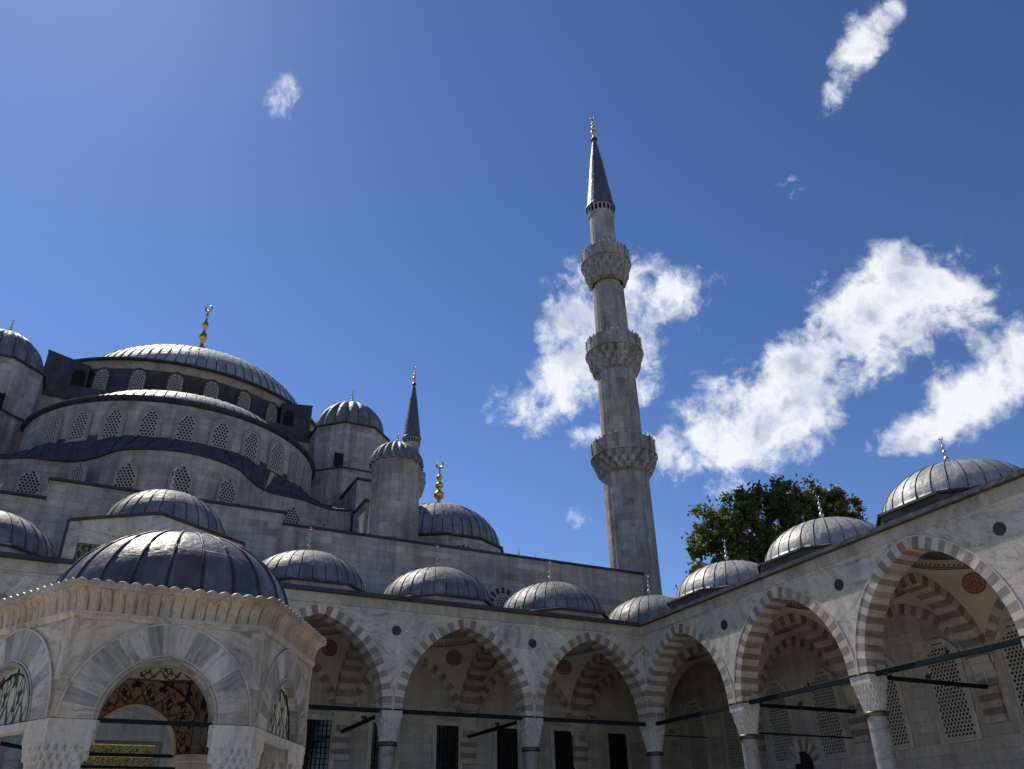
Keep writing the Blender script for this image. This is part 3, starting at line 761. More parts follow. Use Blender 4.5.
# portal front on the back wall with its gilded inscription
mb = MB(); mb.box(-23.4, dbY-.25, 0, -22.55, dbY-.01, 7.6); mb.box(-19.75, dbY-.25, 0, -19.0, dbY-.01, 7.6); mb.box(-22.55, dbY-.25, 5.95, -19.75, dbY-.01, 7.6)
dr = mb.build('doorway', CAPM, pa)
mb = MB(); mb.box(-22.5, dbY-.2, 4.75, -20.0, dbY-.1, 5.83); ins = mb.build('gilded_inscription', GINS, dr)
for z in (5.79, 5.36, 4.82):
    mb = MB(); mb.box(-22.47, dbY-.215, z-.02, -20.03, dbY-.2, z+.02); mb.build('gilt_strip', GOLD, ins)
mb = MB(); mb.box(-22.5, dbY-.12, 0, -19.8, dbY-.06, 4.7); mb.build('door_leaf', WOOD, dr)
# dark stone discs in the spandrels
def disc(root, axis, u, z, r=.2):
    mb = MB(); n = 24
    f = (lambda a, rr, d: (u+rr*math.cos(a), -d, z+rr*math.sin(a))) if axis == 'x' else (lambda a, rr, d: (-d, u-rr*math.cos(a), z+rr*math.sin(a)))
    for i in range(n):
        a, b = 2*PI*i/n, 2*PI*(i+1)/n
        mb.quad([f(a, r, .03), f(b, r, .03), f(b, 0, .035)], 0); mb.quad([f(a, r, 0), f(b, r, 0), f(b, r, .03), f(a, r, .03)], 0)
    mb.build('stone_disc', PORPH, root)
for k in range(0, 4): disc(pa, 'x', -k*S+W_/2 - (.25 if k == 0 else 0), 9.69)

pc = thing('portico', (0, -16, 0), 'side portico running towards the viewer, striped arches, tall pierced windows and grey lead domes', 'portico')
portico(pc, 'y', range(1, 6), dbX)
for k in range(1, 6): column(pc, W_/2, -k*S+W_/2)
mb = MB(); mb.quad([(dbX, -31.5, 0), (dbX, dbY, 0), (dbX, dbY, 11.2), (dbX, -31.5, 11.2)]); mb.quad([(dbX+.8, -31.5, 0), (dbX+.8, dbY, 0), (dbX+.8, dbY, 11.3), (dbX+.8, -31.5, 11.3)][::-1]); mb.quad([(dbX, -31.5, 11.2), (dbX, dbY, 11.2), (dbX+.8, dbY, 11.3), (dbX+.8, -31.5, 11.3)]); mb.quad([(W_, -31.5, 0), (dbX+.8, -31.5, 0), (dbX+.8, -31.5, 11.3), (W_, -31.5, 11.3)]); mb.build('back_wall', WALLIN, pc)
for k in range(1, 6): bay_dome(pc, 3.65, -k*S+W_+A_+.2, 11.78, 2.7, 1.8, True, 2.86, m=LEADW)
for k in range(1, 5): disc(pc, 'y', -k*S+W_/2, 9.72)
tallw = proto_copy(make_window('window', 1.45, 3.5, .42, .155, .16, .06, True, CAPM, .09))
for k in range(0, 5):
    for s in (-1.5, 1.5):
        tallw(pc, dbX-.04, -k*S+W_+A_+s, 5.05, -PI/2)
# small doorways with striped arched heads low in the side wall
mpW = lambda u, v, d: (dbX-.02+d, u, v)
for u in (-2.3,):
    mb = MB(); ring(mb, mpW, u, 4.85, .6, .6, .5, .1, 15, lambda i, n: 1 if i % 2 else 0, None, .03); o = mb.build('niche', VM, pc)
    mb = MB(); P = [(dbX-.03, u+.55*math.cos(PI*i/16), 4.85+.6*math.sin(PI*i/16)) for i in range(17)]+[(dbX-.03, u-.55, 3.2), (dbX-.03, u+.55, 3.2)]; mb.quad(P); mb.build('recess', DARK, o)
# low service pipe hung under the capitals
mb = MB(); mb.bar((-.35*0+W_, -S+W_/2, 5.6), (dbX-.6, -S+W_/2, 5.6), .06); mb.bar((W_, W_/2-.2, 6.2), (W_+2.5, W_/2-.2, 6.2), .05); mb.build('service_pipe', IRON, pc)

# ------------------------------------------------------------------ mosque
AX = -20.5
mo = thing('mosque', (AX, 36, 0), 'great grey stone mosque with cascading lead domes and lattice windows rising behind the portico', 'mosque')
# facade wall above the portico roof
mb = MB(); FY = 7.2
poly = [(-46.8, 15.75), (-26.45, 15.75), (-26.45, 16.68), (-15.9, 16.68), (-15.9, 16.1), (5.6, 16.1)]
for (x0, z0), (x1, z1) in ((poly[0], poly[1]), (poly[2], poly[3]), (poly[4], poly[5])):
    mb.quad([(x0, FY, 0), (x1, FY, 0), (x1, FY, z1), (x0, FY, z0)]); mb.quad([(x0, FY, z0), (x1, FY, z1), (x1, FY+.8, z1), (x0, FY+.8, z0)]); mb.quad([(x1, FY+.8, 11), (x0, FY+.8, 11), (x0, FY+.8, z0), (x1, FY+.8, z1)])
mb.quad([(5.6, FY, 0), (5.6, 60, 0), (5.6, 60, 16.1), (5.6, FY, 16.1)]); mb.quad([(-15.9, FY, 16.1), (-15.9, FY+.8, 16.1), (-15.9, FY+.8, 16.68), (-15.9, FY, 16.68)]); mb.quad([(-26.45, FY, 15.7), (-26.45, FY+.8, 15.7), (-26.45, FY+.8, 16.68), (-26.45, FY, 16.68)][::-1])
mb.quad([(-46.8, 60, 0), (-46.8, FY, 0), (-46.8, FY, 15.75), (-46.8, 60, 15.75)]); mb.quad([(5.6, 60, 0), (-46.8, 60, 0), (-46.8, 60, 16), (5.6, 60, 16)])
mb.build('front_wall', STONE, mo)
mb = MB()
for (x0, z0), (x1, z1) in ((poly[0], poly[1]), (poly[2], poly[3]), (poly[4], poly[5])): coping(mb, [(x0-.05, FY, z0), (x1+.08, FY, z1)], .9, .16, .14)
coping(mb, [(5.6, FY, 16.1), (5.6, 60, 16.1)], .5, .16, .14)
mb.build('lead_coping', COPE, mo)
mb = MB(); mb.quad([(-46.8, FY+.5, 15.6), (5.6, FY+.5, 15.6), (5.6, 60, 15.6), (-46.8, 60, 15.6)]); mb.build('roof_deck', LEADB, mo)
# exedra storey following a lobed plan
half = [(0, 12.08), (1.6, 12.4), (3.1, 13.2), (3.9, 14.3), (4.75, 15.4), (5.6, 16.0), (6.6, 16.2), (7.6, 16.35), (8.5, 16.8), (9.8, 17.3), (11.0, 17.0)]
ZX = 21.2
hl = []
for i in range(len(half)-1):      # smooth the plan
    p0, p1, p2, p3 = (Vector(half[max(0, i-1)]) if i else Vector((-half[1][0], half[1][1]))), Vector(half[i]), Vector(half[i+1]), Vector(half[min(len(half)-1, i+2)])
    for t in (0, .25, .5, .75): hl.append(.5*((2*p1)+(p2-p0)*t+(2*p0-5*p1+4*p2-p3)*t*t+(3*p1-p0-3*p2+p3)*t**3))
hl.append(Vector(half[-1]))
path = [(AX-.3-p.x, p.y) for p in reversed(hl[1:])]+[(AX-.3+p.x, p.y) for p in hl]
mb = MB(); L = 0
for a, b in zip(path, path[1:]):
    d = math.hypot(b[0]-a[0], b[1]-a[1]); mb.quad([(*a, 15.5), (*b, 15.5), (*b, ZX), (*a, ZX)], 0, ((L, 15.5), (L+d, 15.5), (L+d, ZX), (L, ZX)), True); L += d
mb.build('exedra_wall', STONE, mo)
mb = MB(); coping(mb, [(*p, ZX-.02) for p in path], .25, .16, .13); mb.build('exedra_coping', COPE, mo)
SC, SR, SZ = (AX-.1, 23.5), 9.2, 25.25
mb = MB(); P = []
n = len(path)
for f in (0, .15, .35, .6, .85, 1.):
    row = []
    for i, p in enumerate(path):
        a = math.radians(-90-80+160*i/(n-1)) ; q = (SC[0]+SR*math.cos(a), SC[1]+SR*math.sin(a))
        zz = ZX+.08+(22.85-ZX)*f**.85
        row.append((p[0]+(q[0]-p[0])*f, p[1]+(q[1]-p[1])*f, zz))
    P.append(row)
mb.grid(P, 0, None, False, True); 
for i in range(2, n-2, 3): mb.tube([Vector(P[k][i])+Vector((0, 0, .03)) for k in range(6)], .03, 5)
mb.build('exedra_roof', LEADB, mo)
# front half dome: drum with ten windows, cornice, lead cap
mb = MB(); mb.lathe((*SC, 0), [(SR, 19.5), (SR, SZ)], 72, 0, None, -PI, 0); mb.build('half_dome_drum', STONE, mo)
mb = MB(); mb.lathe((*SC, SZ), [(SR, -.12), (SR+.16, -.02), (SR+.24, .1), (SR+.24, .17), (SR-.1, .26)], 96, 0, None, -PI, 0); mb.build('half_dome_coping', COPE, mo)
mb = MB(); lead_dome(mb, (SC[0]+.1, SC[1], SZ+.15), 8.1, 3.35, 40, 0, .035, -PI, 0, seg=120); mb.build('half_dome', [LEADW, COPE], mo)
mb = MB(); mb.lathe((*SC, SZ), [(SR+.1, .2), (8.0, .22)], 96, 0, None, -PI, 0); mb.build('half_dome_ledge', LEADB, mo)
sw = proto_copy(make_window('window', .95, 1.95, .6, .2, .2, .06, fr=.03))
for k in range(-4, 6):
    a = math.radians(-1.2+12.4*k); sw(mo, SC[0]+(SR+.06)*math.sin(a), SC[1]-(SR+.06)*math.cos(a), 22.65, a)
ew = proto_copy(make_window('window', 1.05, 1.75, .6, .19, .07, .04, mats=GRIL, fr=.04))
for k in (-1, 0, 1):
    a = math.radians(28*k); ew(mo, -20.7+5.6*math.sin(a)*(.98 if k > 0 else 1.02), 17.6-5.6*math.cos(a)+(.1 if k else 0.0)-.06, 18.55, a)
ew(mo, -28.0, 16.2, 18.7, math.radians(-4)); ew(mo, -13.75, 16.05, 18.75, math.radians(4)); ew(mo, -11.6, 16.7, 18.2, math.radians(22)); ew(mo, -25.75, 14.55, 18.9, math.radians(-52)); ew(mo, -30.6, 17.0, 18.0, 0)
# main drum and dome
MC, MR, MZ = (AX-.05, 35.9), 11.9, 32.95
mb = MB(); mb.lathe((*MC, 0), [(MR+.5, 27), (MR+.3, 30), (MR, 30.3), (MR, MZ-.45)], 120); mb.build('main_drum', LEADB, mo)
mb = MB(); mb.lathe((*MC, 0), [(MR+.01, MZ-.5), (MR+.12, MZ-.4), (MR+.2, MZ-.1), (MR+.42, MZ-.02)], 120); mb.build('drum_cornice', BAND, mo)
mb = MB(); mb.lathe((*MC, MZ), [(MR+.4, -.05), (MR+.62, .02), (MR+.62, .12), (MR, .25)], 120); mb.build('drum_eave', COPE, mo)
mb = MB(); lead_dome(mb, (MC[0]+.95, MC[1], MZ+.2), 10.25, 6.45, 84, 0, .04, seg=168); md = mb.build('main_dome', [LEADW, COPE], mo)
mb = MB(); mb.lathe((*MC, MZ), [(MR+.3, .2), (9.8, .3)], 120); mb.build('drum_ledge', LEADB, mo)
finial(md, MC[0]+.9, MC[1], MZ+6.3, 8.2, GOLD, wk=.75)
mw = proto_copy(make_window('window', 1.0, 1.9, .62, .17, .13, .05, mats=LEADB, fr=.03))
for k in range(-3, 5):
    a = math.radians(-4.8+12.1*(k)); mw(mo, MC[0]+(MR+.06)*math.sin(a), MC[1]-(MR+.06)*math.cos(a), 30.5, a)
# square base of the drum and the shoulders beside it
mb = MB(); mb.box(AX-12.2, 24.6, 16, AX+12.2, 48, 29.3, 0)
mb.build('dome_base', STONE, mo)
for s in (-1, 1):
    mb = MB(); x0, x1 = sorted((AX+s*5.2, AX+s*12.3)); mb.quad([(x0, 24.35, 29.3+(.9 if s > 0 else .55)), (x1, 24.35, 29.3+(.55 if s > 0 else .9)), (x1, 28, 30.9), (x0, 28, 30.9)])
    mb.quad([(x0, 24.35, 29.1), (x1, 24.35, 29.1), (x1, 24.35, 29.3+(.55 if s > 0 else .9)), (x0, 24.35, 29.3+(.9 if s > 0 else .55))])
    mb.build('shoulder_roof', LEADB, mo)
for s in (-1, 1):
    mb = MB(); a, b = (6.9, 9.2) if s > 0 else (6.7, 9.5)
    x0, x1 = sorted((AX+s*a, AX+s*b)); zi, zo = 32.3, 33.0
    z0, z1 = (zo, zi) if s < 0 else (zi+.1, zo-.3)
    y0, y1 = 25.4, 29.5
    p = [(x0,y0,30.0),(x1,y0,30.0),(x1,y1,30.0),(x0,y1,30.0),(x0,y0,z0),(x1,y0,z1),(x1,y1,z1),(x0,y1,z0)]
    for f in ((0,1,5,4),(1,2,6,5),(2,3,7,6),(3,0,4,7),(4,5,6,7)): mb.quad([p[i] for i in f])
    o = mb.build('buttress_cap', LEADB, mo)
    mb = MB(); cx = x1-.55 if s < 0 else x0+.55
    mb.quad([(cx-.42, y0-.02, 30.2), (cx+.42, y0-.02, 30.2)]+[(cx+.42*math.cos(PI*i/12), y0-.02, 31.5+.42*math.sin(PI*i/12)) for i in range(13)]); mb.build('opening', DARK, o)
    mb = MB(); mb.quad([(x0-.06, y0-.08, z0+.02), (x1+.06, y0-.08, z1+.02), (x1+.06, y1, z1+.05), (x0-.06, y1, z0+.05)]); mb.build('cap_edge', LEADW, o)
# weight turrets
def turret(cx, cy, z1, ap, zl):
    mb = MB(); mb.prism(ngon(cx, cy, ap), zl, z1, 0); mb.prism(ngon(cx, cy, ap+.1), 15.6, zl, 0); t = mb.build('turret', STONE2, mo)
    mb = MB(); coping(mb, [(*p, zl-.02) for p in reversed(ngon(cx, cy, ap+.1))][::-1], .3, .14, .1, closed=True)
    mb.build('ledge', COPE, t); mb = MB(); coping(mb, [(*p, z1-.02) for p in ngon(cx, cy, ap)], .6, .16, .14, closed=True); mb.build('turret_coping', COPE, t)
    mb = MB(); nf = 16
    mb.lathe((cx, cy, z1+.1), [(ap*.93*math.cos(PI/2*i/14), 3.0*math.sin(PI/2*i/14)) for i in range(15)], nf*8, 0, lambda a, r, z: r*(1+.15*(abs(math.sin(a*nf/2))-.6)))
    for q in range(nf):
        a = 2*PI*q/nf; mb.tube([(cx+ap*.93*.91*math.cos(PI/2*i/14)*math.cos(a), cy+ap*.93*.91*math.cos(PI/2*i/14)*math.sin(a), z1+.1+3.0*math.sin(PI/2*i/14)) for i in range(14)], .05, 5, 1)  # dark strips along the flute grooves stand in for their shade
    d = mb.build('turret_dome', [LEAD, COPE], t); finial(d, cx, cy, z1+3.0, 1.5, GOLD)
    return t
for s in (-1, 1):
    cx = AX+s*11.85
    t = turret(cx, 23.6, 29.45, 2.78, 25.8)
    mb = MB(); q = cx-1.35 if s > 0 else cx+1.0; mb.box(q-.32, 20.7, 25.9, q+.32, 20.84, 26.9); mb.build('opening', DARK, t)
    # stepped buttresses
    mb = MB(); xa, xb = sorted((AX+s*10.9, AX+s*14.2)); mb.box(xa, 16.9, 15.6, xb, 22.5, 23.4); b1 = mb.build('buttress', STONE2, mo)
    mb = MB(); mb.box(xa-.12, 16.78, 23.4, xb+.12, 22.5, 23.55); mb.build('buttress_coping', COPE, b1)
    xa, xb = sorted((AX+s*10.85, AX+s*13.5)); mb = MB(); mb.box(xa, 14.5, 15.6, xb, 16.85, 21.0); b1 = mb.build('buttress', STONE, mo)
    mb = MB(); mb.box(xa-.12, 14.38, 21.0, xb+.12, 16.85, 21.14); mb.build('buttress_coping', COPE, b1)
    # round stair turret
    cx, cy = AX+s*11.25, 10.0
    mb = MB(); mb.lathe((cx, cy, 0), [(1.45, 15.6), (1.38, 21.3), (1.46, 21.4), (1.46, 21.6)], 48); t = mb.build('stair_turret', STONE2, mo)
    mb = MB(); nf = 20; mb.lathe((cx, cy, 21.55), [(1.52*math.cos(PI/2*i/12), 1.55*math.sin(PI/2*i/12)) for i in range(13)], nf*8, 0, lambda a, r, z: r*(1+.16*(abs(math.sin(a*nf/2))-.6)))
    d = mb.build('turret_dome', LEAD, t); finial(d, cx, cy, 23.05, .95, GOLD)
    # corner domes
    cx, cy = AX+s*18.2, 20.6
    mb = MB(); mb.lathe((cx, cy, 0), [(4.75, 15.6), (4.75, 20.2)], 12, smooth=False, a0=PI/12, a1=2*PI+PI/12); t = mb.build('corner_drum', STONE, mo)
    mb = MB(); mb.lathe((cx, cy, 20.2), [(4.75, -.05), (4.93, 0), (4.93, .12), (4.4, .22)], 12, smooth=False, a0=PI/12, a1=2*PI+PI/12); mb.build('eave', COPE, t)
    mb = MB(); lead_dome(mb, (cx, cy, 20.38), 4.5, 3.5, 40, 0, .032); d = mb.build('corner_dome', [LEAD, COPE], t); finial(d, cx, cy, 23.75, 4.1, GOLD, wk=1.25)
    for k in range(-2, 3):
        a = math.radians(30*k)+0; wx, wy = cx+4.61*math.sin(a), cy-4.61*math.cos(a); mb = MB()
        for j in range(7):
            th = PI*(j+.5)/7; 
            if j % 1 == 0:
                q = []
                for rr, dt in ((.42, -.1), (.8, -.12), (.8, .12), (.42, .1)): q.append((wx+rr*math.cos(th+dt)*math.cos(a), wy+rr*math.cos(th+dt)*math.sin(a)-.0, 18.85+rr*math.sin(th+dt)))
                mb.quad([(x+.03*math.sin(a), y-.03*math.cos(a), z) for x, y, z in q])
        mb.quad([(wx+.36*math.cos(b)*math.cos(a)+.02*math.sin(a), wy+.36*math.cos(b)*math.sin(a)-.02*math.cos(a), 18.85+.36*math.sin(b)) for b in [PI*i/10 for i in range(11)]]+[(wx-.36*math.cos(a)+.02*math.sin(a), wy-.36*math.sin(a)-.02*math.cos(a), 17), (wx+.36*math.cos(a)+.02*math.sin(a), wy+.36*math.sin(a)-.02*math.cos(a), 17)])
        mb.build('drum_window', BLACKV, t)
# round window low in the front wall, ringed by wedge stones
rx, rz = -3.75, 13.4
mb = MB()
for j in range(14):
    th = 2*PI*(j+.5)/14; q = [(rx+rr*math.cos(th+dt), FY-.03, rz+rr*math.sin(th+dt)) for rr, dt in ((.58, -.12), (.9, -.13), (.9, .13), (.58, .12))]; mb.quad(q)
rw = mb.build('round_window', BLACKV, mo)
g = MB()
for i in range(-3, 4):
    for j in range(-3, 4):
        cx, cz = (i+.5*(j % 2))*.17, j*.147
        if math.hypot(cx, cz) < .45:
            for k in range(6):
                a, b = PI/6+k*PI/3, PI/6+(k+1)*PI/3
                g.quad([(rx+cx+.098*math.cos(a), FY-.05, rz+cz+.098*math.sin(a)), (rx+cx+.098*math.cos(b), FY-.05, rz+cz+.098*math.sin(b)), (rx+cx+.062*math.cos(b), FY-.05, rz+cz+.062*math.sin(b)), (rx+cx+.062*math.cos(a), FY-.05, rz+cz+.062*math.sin(a))])
for k in range(32):
    a, b = 2*PI*k/32, 2*PI*(k+1)/32; g.quad([(rx+r*math.cos(t), FY-.052, rz+r*math.sin(t)) for r, t in ((.45, a), (.55, a), (.55, b), (.45, b))])
g.build('pierced_grille', GRIL, rw)
mb = MB(); mb.quad([(rx+.5*math.cos(2*PI*k/24), FY-.02, rz+.5*math.sin(2*PI*k/24)) for k in range(24)]); mb.build('pane', GLASS, rw)
finial(mo, -2.35, 7.9, 16.2, .9, SILV); finial(mo, -1.1, 8.2, 16.1, .8, SILV)

# ------------------------------------------------------------------ minarets
def minaret(loc, label):
    x, y, _ = loc; r = thing('minaret', loc, label, 'minaret', 'pencil minarets of the mosque')
    def shaft(r0, r1, z0, z1):
        mb = MB(); nf = 20
        mb.lathe((x, y, 0), [(r0, z0), (r1, z1)], nf*4, 0, lambda a, rr, z: rr*(1+.018*(abs(math.cos(a*nf/2))-.5)), smooth=False); mb.build('shaft', MINST, r)
    shaft(2.1, 2.0, 0, 6); shaft(1.66, 1.56, 6, 24.3); shaft(1.45, 1.38, 23.8, 32.2); shaft(1.27, 1.2, 31.8, 40.0); shaft(1.03, .98, 39.7, 47.3)
    for zb, zt, Rb, R, nt in ((24.1, 26.5, 1.57, 2.25, 20), (32.2, 35.0, 1.4, 2.08, 18), (40.4, 43.4, 1.22, 1.92, 16)):
        hp = 1.15; zp = zt-hp
        mb = MB(); n = nt*8; T_ = 3
        for t in range(T_):                                  # stalactite corbels
            za, zc = zb+(zp-zb)*t/T_, zb+(zp-zb)*(t+1)/T_; ra, rb = Rb+(R-Rb)*(t/T_)**.5, Rb+(R-Rb)*((t+1)/T_)**.5
            P = []
            for f, q, am in ((0, 0, .02), (.2, .7, .15), (.7, 1, .17), (1, 1, .02)):
                P.append([(x+(ra+(rb-ra)*q)*(1-am*(1-abs(math.sin(a*nt/2+(t % 2)*PI/2)))*1.)*math.cos(a), y+(ra+(rb-ra)*q)*(1-am*(1-abs(math.sin(a*nt/2+(t % 2)*PI/2))))*math.sin(a), za+(zc-za)*f) for a in [2*PI*j/n for j in range(n)]])
            mb.grid(P, 0, None, True, False)
        b = mb.build('balcony', MINST, r)
        mb = MB(); npn = 16
        mb.lathe((x, y, 0), [(R+.02, zp), (R+.1, zp+.03), (R+.1, zp+.12), (R+.02, zp+.15)], npn*2, smooth=False)
        for k in range(npn):
            a0, a1 = 2*PI*k/npn, 2*PI*(k+1)/npn
            f = lambda a, rr, z: (x+rr*math.cos(a), y+rr*math.sin(a), z)
            mb.quad([f(a0, R, zp+.1), f(a1, R, zp+.1), f(a1, R, zt), f(a0, R, zt)], 0); mb.quad([f(a1, R-.1, zp+.1), f(a0, R-.1, zp+.1), f(a0, R-.1, zt), f(a1, R-.1, zt)], 0); mb.quad([f(a0, R, zt), f(a1, R, zt), f(a1, R-.1, zt), f(a0, R-.1, zt)], 0)
            da = (a1-a0)*.1
            mb.quad([f(a0-da, R+.05, zp+.1), f(a0+da, R+.05, zp+.1), f(a0+da, R+.05, zt+.04), f(a0-da, R+.05, zt+.04)], 0)
            mb.quad([f(a0-da, R-.1, zt+.04), f(a0-da, R+.05, zt+.04), f(a0+da, R+.05, zt+.04), f(a0+da, R-.1, zt+.04)], 0)
        mb.quad([(x+R*math.cos(2*PI*k/npn), y+R*math.sin(2*PI*k/npn), zp+.05) for k in range(npn)])
        for k in range(npn*2):
            a = 2*PI*k/(npn*2); c = (x+(R-.04)*math.cos(a), y+(R-.04)*math.sin(a), zt+.02); mb.lathe(c, [(.035, 0), (.06, .08), (.035, .15), (.0, .22)], 6, 1)
        mb.build('parapet', [MINST, CAPM], b)
    # windowed band under the spire
    mb = MB(); mb.lathe((x, y, 0), [(.98, 47.2), (1.03, 47.3), (1.1, 47.4), (1.1, 48.25), (1.13, 48.3)], 40, smooth=False); b = mb.build('lantern_band', MINST, r)
    mb = MB()
    for k in range(20):
        a = 2*PI*k/20; f = lambda da, z: (x+1.112*math.cos(a+da), y+1.112*math.sin(a+da), z)
        mb.quad([f(-.09, 47.55), f(.09, 47.55), f(.09, 48.1), f(-.09, 48.1)])
    mb.build('lantern_openings', IRON, b)
    mb = MB(); mb.lathe((x, y, 0), [(1.12, 48.25), (1.24, 48.3), (1.22, 48.4), (1.14, 48.6), (.86, 50.9), (.5, 53.9), (.12, 56.5), (.0, 56.7)], 24, smooth=False); s = mb.build('spire', lead('spire_lead', (.13, .14, .155), .5, .4), r)
    finial(s, x, y, 56.4, 3.1, GOLD)
    return r
m1 = minaret((7.5, 10.6, 0), 'tallest-looking near minaret with three balconies, standing alone against the white clouds')
m2 = copy_tree(m1); m2.location = (8.35, 57.4, -.4); m2['label'] = 'distant minaret with only its dark spire showing above the round stair turret'

# ------------------------------------------------------------------ kiosk
kc = (-22.1, -13.5)
ki = thing('fountain_kiosk', (kc[0], kc[1], 0), 'six-sided marble fountain kiosk with scalloped cornice and dark lead dome in the foreground left', 'kiosk')
KA, KT, KS, KH, KR = 2.87, .27, 3.73, .94, 1.02       # apothem, wall thickness, spring height, half opening, rise
KL = 2*KA*math.tan(PI/6)
def kmap(i):
    a = -PI/2+i*PI/3; nx, ny = math.cos(a), math.sin(a); tx, ty = -ny, nx
    return lambda u, v, d: (kc[0]+nx*(KA-d)+tx*u*(KA-d)/KA, kc[1]+ny*(KA-d)+ty*u*(KA-d)/KA, v)
def kmap0(i, base):
    a = -PI/2+i*PI/3; nx, ny = math.cos(a), math.sin(a); tx, ty = -ny, nx
    return lambda u, v, d: (kc[0]+nx*(base-d)+tx*u, kc[1]+ny*(base-d)+ty*u, v)
for i in range(6):
    mp = kmap(i); mp0 = kmap0(i, KA)
    mb = MB(); wall(mb, mp, -KL/2, KL/2, KS, 5.5, [(0, KH+.3, KS, KS, KR+.3)], KT, 0, 0, .6, 24, back=False); mb.build('wall', KMARB, ki)
    mb = MB(); ring(mb, mp0, 0, KS, KH, KR, .62, KT, 19, lambda j, n: (0, 1, 2, 1, 0, 1, 2)[(j*3) % 7], None, .02)
    moulding(mb, mp0, 0, KS, KH, KR, 0, .05, .045, 1); moulding(mb, mp0, 0, KS, KH, KR, .07, .03, .035, 2); moulding(mb, mp0, 0, KS, KH, KR, .62, .035, .04, 0); mb.build('arch', KV, ki)
    # inner painted face of the wall with its arch
    P = arcpts(KH+.04, KR+.02, 40); mb = MB(); L = 0; e = KT+.03
    for (x0, y0, a0, b0), (x1, y1, a1, b1) in zip(P, P[1:]):
        d = math.hypot(x1-x0, y1-y0); th = .62; c0 = max(-KL/2*.78, min(KL/2*.78, x0+a0*th)); c1 = max(-KL/2*.78, min(KL/2*.78, x1+a1*th))
        mb.quad([mp0(x0, KS+y0, e), mp0(c0, KS+y0+b0*th, e), mp0(c1, KS+y1+b1*th, e), mp0(x1, KS+y1, e)], 0, ((L, 0), (L, 1), (L+d*2.6, 1), (L+d*2.6, 0))); L += d*2.6
    mb.build('painted_arch_band', PAINT if i in (2, 3, 4) else PAINT2, ki)
    mb = MB(); moulding(mb, kmap0(i, KA-KT-.05), 0, KS, KH, KR, -.03, .07, -.06, 0); mb.build('inner_arch_edge', VWHITE, ki)
    if i in (1, 5):
        # closed lunette with painted scrolls above a stone sill, in the two side faces
        dd = .13; mb = MB(); P2 = arcpts(KH+.0, KR, 14); o2 = [(p[0], KS+p[1]) for p in P2]
        mb.quad([mp0(u_, v_, dd) for u_, v_ in o2], 0, tuple((u_*2.1+.2, (v_-KS)*.86+.07) for u_, v_ in o2)); ty = mb.build('painted_lunette', PAINT2, ki)
        mb = MB(); moulding(mb, kmap0(i, KA-dd+.03), 0, KS, KH, KR, -.14, .025, .0, 0); mb.build('border_line', IRON, ty)
        mb = MB(); q_ = [mp0(-KH, KS-.14, dd-.1), mp0(KH, KS-.14, dd-.1), mp0(KH, KS, dd-.1), mp0(-KH, KS, dd-.1)]; mb.quad(q_); mb.quad([mp0(-KH, KS, dd-.1), mp0(KH, KS, dd-.1), mp0(KH, KS, dd+.1), mp0(-KH, KS, dd+.1)]); mb.quad([mp0(-KH, KS-.14, dd+.1), mp0(KH, KS-.14, dd+.1), mp0(KH, KS-.14, dd-.1), mp0(-KH, KS-.14, dd-.1)]); mb.build('sill', CAPM, ty)
    # tie bars
    mb = MB(); mb.bar(mp0(-KH-.05, KS, .13), mp0(KH+.05, KS, .13), .06, .07); mb.build('tie_rod', IRON, ki)
    mb = MB(); mb.bar(mp0(-KH-.05, KS-.3, KT+.4), mp0(KH+.05, KS-.3, KT+.4), .045, .05)
    if i == 3: mb.build('tie_rod', IRON, ki)
# inner vault with painted scrolls
mb = MB(); ri = (KA-KT)*1.0
mb.lathe((*kc, 4.55), [(ri*1.05, -.9)]+[(ri*math.cos(PI/2*j/10), 1.4*math.sin(PI/2*j/10)) for j in range(11)], 48)
mb.uv = [None if u is None else tuple((a*.55, (b-4.4)*.55) for a, b in u) for u in mb.uv]
vb = MB()
# hexagonal ring wall above the arches inside, then cap
for i in range(6):
    mp0 = kmap0(i, KA-KT-.0); hl_ = (KA-KT)*math.tan(PI/6)
    f = pointed(KH+.03, KR+.03)[0]; n = 28
    us = [-hl_+2*hl_*j/n for j in range(n+1)]
    for a, b in zip(us, us[1:]):
        za = KS+f(a) if abs(a) < KH+.03 else KS; zb_ = KS+f(b) if abs(b) < KH+.03 else KS
        vb.quad([mp0(a, za, 0), mp0(b, zb_, 0), mp0(b, 5.35, 0), mp0(a, 5.35, 0)], 0, ((a*2.6, (za-3.6)*.55), (b*2.6, (zb_-3.6)*.55), (b*2.6, .96), (a*2.6, .96)))
vb.build('painted_inner_wall', PAINT, ki)
mb = MB(); mb.lathe((*kc, 5.3), [(ri*.99*math.cos(PI/2*j/10), .45*math.sin(PI/2*j/10)) for j in range(11)], 36); mb.uv = [None if u is None else tuple((a*1.9, (b-5.3)*1.2) for a, b in u) for u in mb.uv]; mb.build('inner_vault', PAINT2, ki)
